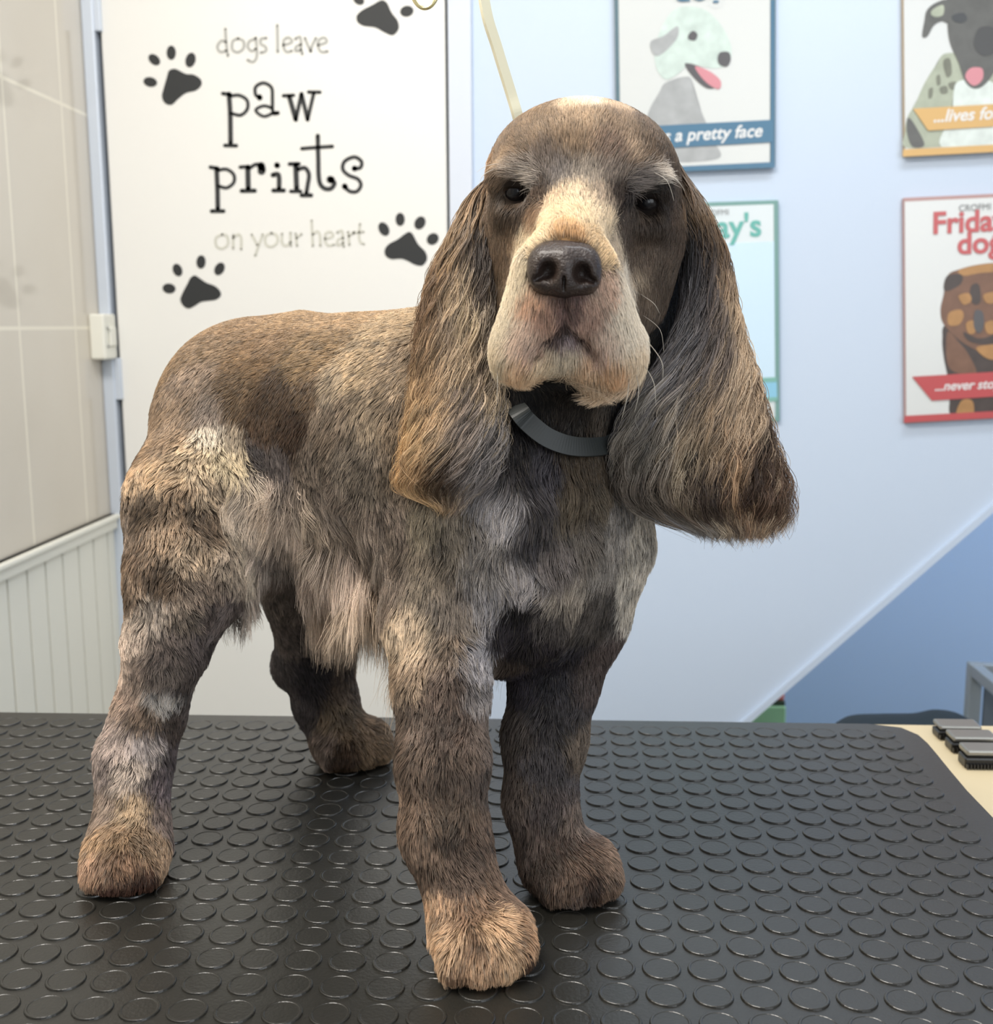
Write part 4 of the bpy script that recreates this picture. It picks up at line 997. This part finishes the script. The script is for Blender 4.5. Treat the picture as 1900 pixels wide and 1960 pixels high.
GAIN = 1.0
def coat_mat(name, attr_geo):
    m = bpy.data.materials.new(name); m.use_nodes = True
    nt = m.node_tree; b = nt.nodes['Principled BSDF']
    a_ = nt.nodes.new('ShaderNodeAttribute'); a_.attribute_name = 'coat'
    nt.links.new(a_.outputs['Color'], b.inputs['Base Color'])
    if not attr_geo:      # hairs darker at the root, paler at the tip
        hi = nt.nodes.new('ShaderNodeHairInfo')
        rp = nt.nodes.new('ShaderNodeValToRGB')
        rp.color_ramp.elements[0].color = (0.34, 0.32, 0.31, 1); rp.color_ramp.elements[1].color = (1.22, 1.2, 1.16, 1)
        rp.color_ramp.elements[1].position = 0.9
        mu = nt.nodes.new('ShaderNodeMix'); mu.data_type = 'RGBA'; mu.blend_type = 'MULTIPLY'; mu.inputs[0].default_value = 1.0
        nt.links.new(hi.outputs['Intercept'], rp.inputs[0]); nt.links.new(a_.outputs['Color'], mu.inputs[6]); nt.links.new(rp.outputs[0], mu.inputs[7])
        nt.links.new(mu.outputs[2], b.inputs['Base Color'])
    b.inputs['Roughness'].default_value = 0.55 if attr_geo else 0.42
    b.inputs['Specular IOR Level'].default_value = 0.2 if attr_geo else 0.45
    return m
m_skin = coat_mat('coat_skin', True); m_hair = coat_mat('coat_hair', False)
body = np_mesh('body', V, Q, m_skin, dog)
tag(body, 'brown and grey roan body with cream and tan patches')
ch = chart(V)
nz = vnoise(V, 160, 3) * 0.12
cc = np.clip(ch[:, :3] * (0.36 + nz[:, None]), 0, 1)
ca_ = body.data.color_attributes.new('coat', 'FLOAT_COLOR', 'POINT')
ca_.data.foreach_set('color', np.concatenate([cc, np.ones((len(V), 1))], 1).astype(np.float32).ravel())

def hue_clip(c_, top=0.86):
    mx = c_.max(1, keepdims=True)
    return np.clip(c_ * np.where(mx > top, top / np.maximum(mx, 1e-6), 1), 0, 1)

def hair_object(name, P, rad, colr, parent, label=None):
    """P (n,k,3) strand points, rad (n,) root radius, colr (n,3)"""
    n, k, _ = P.shape
    cu = bpy.data.hair_curves.new(name)
    cu.add_curves([k] * n)
    cu.attributes['position'].data.foreach_set('vector', P.astype(np.float32).ravel())
    tp = np.linspace(0, 1, k); prof_ = 1.0 - 0.8 * tp ** 1.6
    r = cu.attributes.new('radius', 'FLOAT', 'POINT')
    r.data.foreach_set('value', (rad[:, None] * prof_[None]).astype(np.float32).ravel())
    a_ = cu.attributes.new('coat', 'FLOAT_COLOR', 'CURVE')
    a_.data.foreach_set('color', np.concatenate([hue_clip(colr), np.ones((n, 1))], 1).astype(np.float32).ravel())
    cu.materials.append(m_hair)
    o = bpy.data.objects.new(name, cu); COL.objects.link(o)
    if parent: attach(o, parent)
    return tag(o, label)

# short coat ----------------------------------------------------------
tri = np.concatenate([Q[:, [0, 1, 2]], Q[:, [0, 2, 3]]])
A_, B_, C_ = V[tri[:, 0]], V[tri[:, 1]], V[tri[:, 2]]
fn = np.cross(B_ - A_, C_ - A_); ar = np.linalg.norm(fn, axis=1) / 2; fn /= (2 * ar[:, None] + 1e-12)
ctr = (A_ + B_ + C_) / 3
view = CP - ctr; view /= np.linalg.norm(view, axis=1)[:, None]
facing = (fn * view).sum(1)
dens = np.where(facing > -0.25, 1.0, 0.25)
hc = W(1100, 450, .72); dh = np.linalg.norm(ctr - hc, axis=1)
dens *= np.where(dh < 0.11, 2.6, 1.0)
dens *= (ctr[:, 2] > 0.003)
NH = 460000
pr = ar * dens; pr /= pr.sum()
nhair = NH
fi = RNG.choice(len(tri), nhair, p=pr)
u = RNG.random(nhair); v = RNG.random(nhair); m_ = u + v > 1; u[m_] = 1 - u[m_]; v[m_] = 1 - v[m_]
root = A_[fi] + (B_ - A_)[fi] * u[:, None] + (C_ - A_)[fi] * v[:, None]
# vertex normals, smoothed
vn = np.zeros_like(V)
for k in range(3):
    for j in range(3): vn[:, j] += np.bincount(tri[:, k], fn[:, j] * ar, len(V))
vn /= np.linalg.norm(vn, axis=1)[:, None] + 1e-12
nr = vn[tri[fi, 0]] * (1 - u - v)[:, None] + vn[tri[fi, 1]] * u[:, None] + vn[tri[fi, 2]] * v[:, None]
nr /= np.linalg.norm(nr, axis=1)[:, None]
# keep hair off the nose leather, eyes and lips line
keep = np.ones(nhair, bool)
for q, Y in mo_: keep &= ~((np.linalg.norm(root - W(q[0], q[1], Y), axis=1) < .0030) & (RNG.random(nhair) < .8))
qn = (root - W(1080, 515, .660)); keep &= ~((((qn @ CR) / .0200) ** 2 + ((qn @ CD) / .0160) ** 2 < 1) & (root[:, 1] < .69))
for (p_, r_) in ((W(988, 366, .732), .0082), (W(1236, 386, .739), .0080)):
    keep &= np.linalg.norm(root - p_, axis=1) > r_
root, nr = root[keep], nr[keep]; nhair = len(root)
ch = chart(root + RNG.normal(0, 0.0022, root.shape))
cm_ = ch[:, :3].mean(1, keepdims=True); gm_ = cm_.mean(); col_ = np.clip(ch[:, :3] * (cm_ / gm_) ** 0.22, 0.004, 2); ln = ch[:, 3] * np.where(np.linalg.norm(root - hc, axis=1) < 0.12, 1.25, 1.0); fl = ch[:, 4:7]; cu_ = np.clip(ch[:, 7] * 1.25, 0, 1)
fl += 0.0
fl += 0.28 * np.stack([vnoise(root, 55, 11), vnoise(root, 55, 12), vnoise(root, 55, 13)], 1)
fl += (0.75 * cu_)[:, None] * np.stack([vnoise(root, 75, 21), vnoise(root, 75, 22), vnoise(root, 75, 23)], 1)
fl += RNG.normal(0, 0.10, root.shape)
fn_ = (fl * nr).sum(1); lg_ = np.clip((ln - 0.020) / 0.02, 0, 1)
fl -= nr * (fn_ * np.where(fn_ > 0, 1 - lg_, 1))[:, None]
fl /= np.linalg.norm(fl, axis=1)[:, None] + 1e-9
L = ln * RNG.uniform(0.65, 1.15, nhair)
K = 6
s_ = np.linspace(0, 1, K)
lift = 0.42 + 0.25 * cu_ + 0.15 * RNG.random(nhair)
long_ = np.clip((ln - 0.016) / 0.02, 0, 1)
lift = lift * (1 - 0.5 * long_)
side = np.cross(nr, fl)
P = np.zeros((nhair, K, 3))
ph = vnoise(root, 45, 31) * 5 + RNG.normal(0, 0.3, nhair)
for k in range(K):
    t = s_[k]
    out_ = np.sin(lift) * t * (1 - 0.55 * t * (1 - long_ * .3))
    fw = np.cos(lift) * t
    wv = cu_ * (0.10 + 0.05 * long_) * np.sin(ph + t * (3.0 + 3.5 * long_)) * min(1, t * 2.2)
    P[:, k] = root + (nr * out_[:, None] + fl * fw[:, None] + side * wv[:, None]) * L[:, None]
    P[:, k, 2] -= long_ * L * 0.30 * t * t
# gather strands into small locks
ng = 42000
gi = RNG.choice(nhair, ng, replace=False)
kd = KDTree(ng)
for i, g in enumerate(gi): kd.insert(root[g], i)
kd.balance()
near = np.array([kd.find(r_)[1] for r_ in root])
off = root - root[gi[near]]
clump = np.clip(0.12 + 0.40 * cu_ + RNG.normal(0, .10, nhair) + 0.1 * (ln > .006), 0, 0.9)
for k in range(1, K):
    wgt = clump * s_[k] ** 1.3
    tgt = P[gi[near], k] + off * 0.25
    far_ = np.linalg.norm(off, axis=1) > 0.012
    wgt = np.where(far_, 0, wgt)
    P[:, k] += (tgt - P[:, k]) * wgt[:, None]
P[:, :, 2] = np.maximum(P[:, :, 2], 0.0006)
# roan flecking: lighter and darker hairs mixed, locks vary
gv = RNG.normal(0, 1, ng)[near]
roan = np.clip(0.25 + 0.8 * vnoise(root, 38, 5), 0, 1)
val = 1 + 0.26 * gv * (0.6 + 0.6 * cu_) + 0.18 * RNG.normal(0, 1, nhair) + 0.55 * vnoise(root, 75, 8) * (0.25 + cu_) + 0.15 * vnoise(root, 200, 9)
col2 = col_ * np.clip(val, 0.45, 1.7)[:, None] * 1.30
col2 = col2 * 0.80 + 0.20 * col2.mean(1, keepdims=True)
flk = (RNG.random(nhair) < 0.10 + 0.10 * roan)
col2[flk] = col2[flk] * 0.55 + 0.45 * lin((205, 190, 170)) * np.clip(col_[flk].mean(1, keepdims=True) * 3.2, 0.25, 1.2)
dist = np.linalg.norm(root - CP, axis=1)
rad = np.where(dh.min() < 0, 1, 1) * np.where(np.linalg.norm(root - hc, axis=1) < 0.11, 0.00012, 0.00018) * RNG.uniform(0.7, 1.2, nhair)
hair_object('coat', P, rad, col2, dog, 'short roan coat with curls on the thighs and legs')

# whiskers and brow bristles ------------------------------------------
wk = [((1228, 640), (1265, 690), (1268, 730)), ((1225, 600), (1262, 630), (1270, 672)), ((1220, 560), (1250, 580), (1262, 600)), ((1226, 690), (1250, 730), (1255, 775)), ((1215, 705), (1222, 750), (1214, 790)),
      ((945, 560), (925, 575), (915, 600)), ((950, 690), (952, 730), (950, 770)), ((1250, 330), (1290, 340), (1310, 365)), ((1240, 325), (1275, 345), (1290, 385)), ((955, 320), (925, 335), (915, 360)), ((960, 312), (930, 318), (912, 330)), ((1205, 712), (1200, 760), (1190, 800)), ((940, 640), (920, 650), (905, 648))]
WP = []
for a_, b2, c3 in wk:
    p0 = hit(*a_); Yq = p0[1]
    for q in range(1):
        WP.append(spl([p0, W(b2[0], b2[1], Yq - .006), W(c3[0], c3[1], Yq - .004)], 6)[:13])
WP = np.array(WP)
hair_object('whiskers', WP, np.full(len(WP), 0.00022), np.tile(lin((215, 208, 196)), (len(WP), 1)), dog, 'fine pale whiskers')

# ears -----------------------------------------------------------------
def ear(name, rows, Yrows, chart_e, label, nh, sgn, seed):
    """rows (y, xl, xr) outline in the photo, Yrows depth of the ear at each row"""
    rows = np.array(rows, float)
    vv = np.linspace(0, 1, 60)
    t = (rows[:, 0] - rows[0, 0]) / (rows[-1, 0] - rows[0, 0])
    def rowat(v_): return np.interp(v_, t, rows[:, 0]), np.interp(v_, t, rows[:, 1]), np.interp(v_, t, rows[:, 2]), np.interp(v_, t, Yrows)
    def smooth(a): 
        for _ in range(4): a[1:-1] = 0.25 * a[:-2] + 0.5 * a[1:-1] + 0.25 * a[2:]
        return a
    y_, xl, xr_, Yd = rowat(vv); xl = smooth(xl.copy()); xr_ = smooth(xr_.copy()); Yd = smooth(Yd.copy())
    TH = 0.011
    def surf(u_, v_, off=0.0):
        """u -1..1 across, v 0..1 down; off = distance outward from the flap"""
        yv = np.interp(v_, vv, y_); a_ = np.interp(v_, vv, xl); b2 = np.interp(v_, vv, xr_); Y0 = np.interp(v_, vv, Yd)
        yv = yv + np.maximum(v_ - 1, 0) * (y_[-1] - y_[0])
        px = (a_ + b2) / 2 + u_ * (b2 - a_) / 2
        taper = np.clip(np.minimum(v_ * 6, (1 - v_) * 9 + 0.35), 0.12, 1)
        bul = np.sqrt(np.clip(1 - u_ * u_, 0, 1)) * TH * taper
        yv = yv
        Yp = Y0 - bul - off
        dx = (px - 950) / F_PX; dy = (yv - 980) / F_PX
        D = CF[None] + CR[None] * dx[:, None] + CD[None] * dy[:, None]
        return CP[None] + D * (Yp / D[:, 1])[:, None]
    # flap mesh: closed, front and back
    nu, nv = 26, 60
    us = np.sin(np.linspace(-math.pi / 2, math.pi / 2, nu)) * 0.93
    Vf = []; 
    for v_ in np.linspace(0.0, 0.955, nv):
        f_ = surf(us, np.full(nu, v_), -0.004)
        bk = surf(us, np.full(nu, v_), -0.004); bk[:, 1] += np.sqrt(np.clip(1 - us ** 2, 0, 1)) * TH * 1.7 + 0.002
        Vf.append(np.concatenate([f_, bk[::-1]]))
    Vf = np.array(Vf); M2 = Vf.shape[1]
    Vl = Vf.reshape(-1, 3); Fq = []
    for i in range(nv - 1):
        for j in range(M2): Fq.append((i * M2 + j, i * M2 + (j + 1) % M2, (i + 1) * M2 + (j + 1) % M2, (i + 1) * M2 + j))
    Fq.append(tuple(range(M2))[::-1]); Fq.append(tuple((nv - 1) * M2 + j for j in range(M2)))
    eo = obj_from(name, Vl, Fq, m_skin, dog, smooth=True); tag(eo, label)
    bm = bmesh.new(); bm.from_mesh(eo.data); bmesh.ops.recalc_face_normals(bm, faces=bm.faces); bm.to_mesh(eo.data); bm.free()
    EC = np.array([[W(h[0], h[1], np.interp(np.clip((h[1] - rows[0, 0]) / (rows[-1, 0] - rows[0, 0]), 0, 1), t, Yrows) - 0.008) for h in chart_e]])[0]
    ES = np.array([h[2] for h in chart_e]) * 0.8 / F_PX; ECOL = lin(np.array([h[3] for h in chart_e]))
    def ecol(Pq):
        d2 = ((Pq[:, None] - EC[None]) ** 2).sum(2) / ES[None] ** 2; d2 -= d2.min(1)[:, None]
        wg = np.exp(-0.7 * d2); wg /= wg.sum(1)[:, None]; return wg @ ECOL
    cA = eo.data.color_attributes.new('coat', 'FLOAT_COLOR', 'POINT')
    cb = ecol(Vl) * 0.30
    cA.data.foreach_set('color', np.concatenate([cb, np.ones((len(Vl), 1))], 1).astype(np.float32).ravel())
    # long wavy hair
    K2 = 20
    rg = np.random.default_rng(seed)
    ncl = 520
    cu0 = rg.uniform(-0.98, 0.98, ncl); cv0 = rg.uniform(-0.02, 0.80, ncl) ** 1.0
    clen = rg.uniform(0.22, 0.55, ncl); camp = rg.uniform(0.4, 1.0, ncl); cph = rg.uniform(0, 6.28, ncl); cfr = rg.uniform(26, 44, ncl)
    coff = rg.uniform(0.000, 0.010, ncl); ctone = rg.normal(0, 1, ncl); cdr = rg.normal(0, 0.10, ncl)
    ci = rg.integers(0, ncl, nh)
    free = rg.random(nh) < 0.22
    u0 = np.where(free, rg.uniform(-1, 1, nh), cu0[ci] + rg.normal(0, 0.042, nh)); u0 = np.clip(u0, -1.0, 1.0)
    v0 = np.where(free, rg.uniform(0, 0.85, nh), cv0[ci] + rg.normal(0, 0.03, nh)); v0 = np.clip(v0, 0, 0.88)
    ln2 = clen[ci] * rg.uniform(0.75, 1.15, nh)
    full = rg.random(nh) < 0.30
    ln2 = np.where(full, 1.2, ln2)
    tipj = rg.normal(0, 0.010, nh) + rg.normal(0, 0.010, ncl)[ci]
    Pn = np.zeros((nh, K2, 3))
    jit = rg.normal(0, 1, nh); jit2 = rg.normal(0, 1, nh)
    for k in range(K2):
        tt = k / (K2 - 1)
        edge = 1.0 + tipj - 0.022 * u0 ** 4
        vk = np.minimum(v0 + ln2 * tt, v0 + (edge - v0) * tt) if False else v0 + np.minimum(ln2, edge - v0) * tt
        am = (0.35 + vk) * 0.0050 * camp[ci] * min(1, tt * 3)
        wv = np.sin(cph[ci] + vk * cfr[ci] + jit * 0.22) * am
        uk = u0 * (1 - 0.15 * tt * np.where(free, 0, 1)) + (cu0[ci] - u0) * np.where(free, 0, 0.55) * tt ** 0.8 + cdr[ci] * tt
        uk = np.clip(uk, -1.02, 1.02)
        of = coff[ci] * math.sin(math.pi * min(tt * 1.1, 1)) + 0.0012 + 0.0008 * jit2
        p = surf(uk, np.clip(vk, 0, 1.05), of)
        p += CR[None] * wv[:, None] + CF[None] * (np.cos(cph[ci] + vk * cfr[ci]) * am * 0.5)[:, None]
        Pn[:, k] = p
    mid = Pn[:, K2 // 2]
    base = ecol(mid); base[:, 2] = np.minimum(base[:, 2], base[:, 0] * 1.04); bm_ = base.mean(1, keepdims=True); base = base * (bm_ / bm_.mean()) ** 0.35
    tone = 1 + 0.42 * ctone[ci] * np.where(free, 0, 1) + 0.14 * rg.normal(0, 1, nh)
    cl = base * np.clip(tone, 0.40, 2.0)[:, None] * 1.3
    cl = cl * 0.82 + 0.18 * cl.mean(1, keepdims=True)
    return eo, Pn, cl, u0, v0

LE = [(345, 926, 944), (368, 896, 940), (400, 880, 940), (450, 858, 936), (500, 830, 940), (560, 810, 946), (620, 800, 950), (700, 792, 956), (780, 784, 966), (850, 776, 968), (900, 764, 958), (940, 758, 940), (958, 790, 925), (972, 845, 900)]
LY = [.780, .775, .770, .765, .760, .755, .750, .745, .740, .735, .733, .732, .732, .732]
LC = [(905, 385, 20, (150, 124, 94)), (880, 450, 22, (160, 130, 94)), (925, 430, 16, (132, 110, 88)), (900, 500, 20, (112, 98, 88)), (850, 510, 20, (166, 136, 98)), (925, 520, 16, (76, 66, 62)), (830, 580, 20, (136, 104, 72)), (870, 590, 20, (178, 154, 122)), (915, 590, 18, (120, 108, 100)),
      (815, 650, 20, (140, 108, 76)), (855, 660, 18, (150, 132, 114)), (890, 640, 16, (232, 210, 164)), (930, 650, 16, (160, 146, 128)), (810, 730, 22, (158, 126, 90)), (850, 730, 18, (196, 170, 136)), (890, 730, 18, (204, 180, 148)), (930, 730, 18, (150, 134, 116)),
      (800, 800, 20, (196, 160, 112)), (840, 800, 18, (206, 174, 132)), (890, 800, 20, (150, 132, 118)), (935, 780, 18, (186, 164, 132)), (785, 860, 18, (222, 184, 128)), (830, 860, 18, (190, 162, 126)), (880, 860, 18, (156, 140, 128)), (930, 860, 18, (140, 132, 128)),
      (775, 920, 16, (200, 162, 114)), (810, 900, 14, (150, 114, 74)), (845, 905, 16, (92, 68, 46)), (880, 900, 14, (98, 78, 62)), (915, 920, 18, (140, 132, 130)), (830, 945, 14, (84, 58, 32)), (870, 960, 16, (88, 72, 58))]
RE = [(300, 1262, 1292), (352, 1284, 1326), (400, 1284, 1356), (450, 1292, 1380), (500, 1302, 1396), (550, 1308, 1404), (600, 1304, 1412), (650, 1286, 1426), (700, 1260, 1442), (740, 1232, 1454), (780, 1200, 1464), (830, 1182, 1478), (880, 1172, 1494), (930, 1176, 1508), (970, 1200, 1516), (1000, 1248, 1516), (1022, 1330, 1500)]
RY = [.800, .795, .785, .785, .785, .780, .775, .770, .765, .760, .757, .755, .755, .755, .755, .755, .755]
RC = [(1300, 450, 12, (50, 42, 38)), (1310, 520, 14, (30, 27, 27)), (1312, 580, 12, (52, 48, 50)), (1310, 380, 18, (96, 76, 58)), (1335, 410, 18, (120, 94, 68)), (1345, 450, 16, (110, 88, 64)), (1375, 480, 16, (140, 112, 84)), (1340, 500, 18, (56, 48, 46)), (1390, 540, 14, (112, 92, 78)), (1335, 570, 18, (74, 70, 74)), (1370, 560, 14, (160, 132, 100)),  # first entries darkened for the shaded gap between cheek and ear
      (1320, 640, 20, (98, 94, 98)), (1360, 640, 18, (112, 98, 90)), (1400, 630, 16, (176, 150, 118)), (1290, 700, 18, (116, 114, 118)), (1330, 710, 18, (104, 96, 96)), (1375, 710, 18, (124, 108, 98)), (1415, 700, 16, (188, 162, 130)), (1260, 750, 18, (122, 118, 120)),
      (1310, 760, 18, (106, 98, 94)), (1360, 770, 18, (150, 130, 108)), (1410, 780, 18, (190, 166, 136)), (1445, 770, 12, (130, 106, 82)), (1220, 800, 18, (140, 134, 126)), (1270, 810, 18, (146, 136, 124)), (1320, 830, 18, (150, 130, 106)), (1370, 830, 18, (158, 134, 106)), (1420, 840, 18, (196, 170, 140)), (1462, 850, 14, (104, 80, 60)),
      (1200, 870, 20, (132, 124, 114)), (1250, 880, 18, (146, 136, 124)), (1300, 890, 16, (190, 172, 144)), (1345, 890, 16, (160, 138, 112)), (1400, 900, 16, (186, 150, 112)), (1450, 920, 18, (98, 74, 58)), (1490, 930, 16, (116, 88, 66)), (1200, 940, 20, (112, 100, 90)), (1250, 940, 16, (122, 108, 94)), (1300, 940, 16, (132, 114, 94)), (1350, 940, 18, (96, 78, 68)), (1390, 950, 14, (128, 98, 74)),
      (1240, 985, 16, (78, 66, 58)), (1300, 990, 18, (84, 66, 56)), (1360, 995, 18, (62, 48, 42)), (1420, 985, 18, (84, 62, 50)), (1475, 985, 18, (104, 78, 62)), (1500, 960, 14, (112, 84, 66))]
for nm, rows, Yr_, ce, lab, nh, sg, sd in (('ear', LE, LY, LC, 'long wavy ear with tan and cream strands', 15000, -1, 5), ('ear', RE, RY, RC, 'long wavy ear, grey inside and dark reddish brown at its lower edge', 22000, 1, 6)):
    eo, Pn, cl, u0, v0 = ear(nm, rows, Yr_, ce, lab, nh, sg, sd)
    hair_object('ear_hair', Pn, np.random.default_rng(sd).uniform(0.00013, 0.00024, nh), cl, eo)

# eyes and nose ---------------------------------------------------------
def glossy(name, rgb, rough, coat=0.0, bump=None, spec=0.5):
    return mat(name, rgb, rough, spec, coat=coat, bump=bump)
m_eye = glossy('dark_eye', (30, 26, 25), 0.16, 0, spec=0.3)
m_iris = glossy('clouded_pupil', (26, 26, 28), 0.22, 0, spec=0.3)
for (px, py, Y, r_) in ((988, 367, .7398, .0092), (1237, 388, .7468, .0090)):
    p = W(px, py, Y)
    bm = bmesh.new(); bmesh.ops.create_uvsphere(bm, u_segments=24, v_segments=16, radius=r_, matrix=Matrix.Translation(p))
    eo = bm_obj('eye', bm, m_eye, dog, smooth=True)
    vd = (CP - p); vd /= np.linalg.norm(vd)
    bm = bmesh.new(); bmesh.ops.create_uvsphere(bm, u_segments=20, v_segments=12, radius=r_ * 0.55, matrix=Matrix.Translation(p + vd * r_ * 0.49))
    bm_obj('pupil', bm, m_iris, eo, smooth=True)
N_ = Field(W(1080, 515, .665) - np.array([.04, .04, .04]), W(1080, 515, .665) + np.array([.04, .045, .04]), 0.0008)
def ne(p, r, k=0.006, rot=0, **kw): N_.ell(W(*p), r, k, rot, **kw)
ne((1080, 498, .667), (.0185, .016, .0110), .004, 0.03)
ne((1038, 516, .6635), (.0088, .013, .0125), .006, 0.1)
ne((1122, 520, .6645), (.0088, .013, .0125), .006, -0.1)
ne((1080, 545, .664), (.0125, .013, .0085), .008)
ne((1080, 520, .6555), (.0066, .0075, .0110), .006)
ne((1080, 480, .680), (.0165, .016, .0075), .008)
ne((1048, 519, .6490), (.0046, .0105, .0054), cut=True, kc=.004)
ne((1116, 523, .6500), (.0046, .0105, .0054), cut=True, kc=.004)
ne((1034, 530, .6500), (.0060, .0080, .0020), rot=-0.5, cut=True, kc=.002)
ne((1130, 534, .6510), (.0060, .0080, .0020), rot=0.5, cut=True, kc=.002)
for yy_ in np.arange(532, 573, 4): ne((1079, yy_, .6495), (.0006, .0022, .0016), cut=True, kc=.0012)
NV, NQ = N_.mesh()
m_nose = mat('nose_leather', (50, 39, 34), 0.34, 0.42, bump=(700, 0.55), coat=0.15)
no = np_mesh('nose', NV, NQ, m_nose, dog); tag(no, 'moist dark brown nose')

# noose loop round the neck
def lo(px, py, o=.009): h = hit(px, py); d_ = CP - h; return h + d_ / np.linalg.norm(d_) * o
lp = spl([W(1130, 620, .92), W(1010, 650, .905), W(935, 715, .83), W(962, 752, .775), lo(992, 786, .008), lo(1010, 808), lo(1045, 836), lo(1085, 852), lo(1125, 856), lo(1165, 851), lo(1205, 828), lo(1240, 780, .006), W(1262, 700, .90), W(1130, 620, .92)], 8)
m_loop = mat('shaded_strap', (50, 53, 52), 0.5, 0.4)  # dark grey paints the cream strap as it looks in shade under the chin
lpo = tube('noose_loop', lp, 0.004, m_loop, dog, flat=(0.0125, 0.0022), up=(0, -1, 0.35))
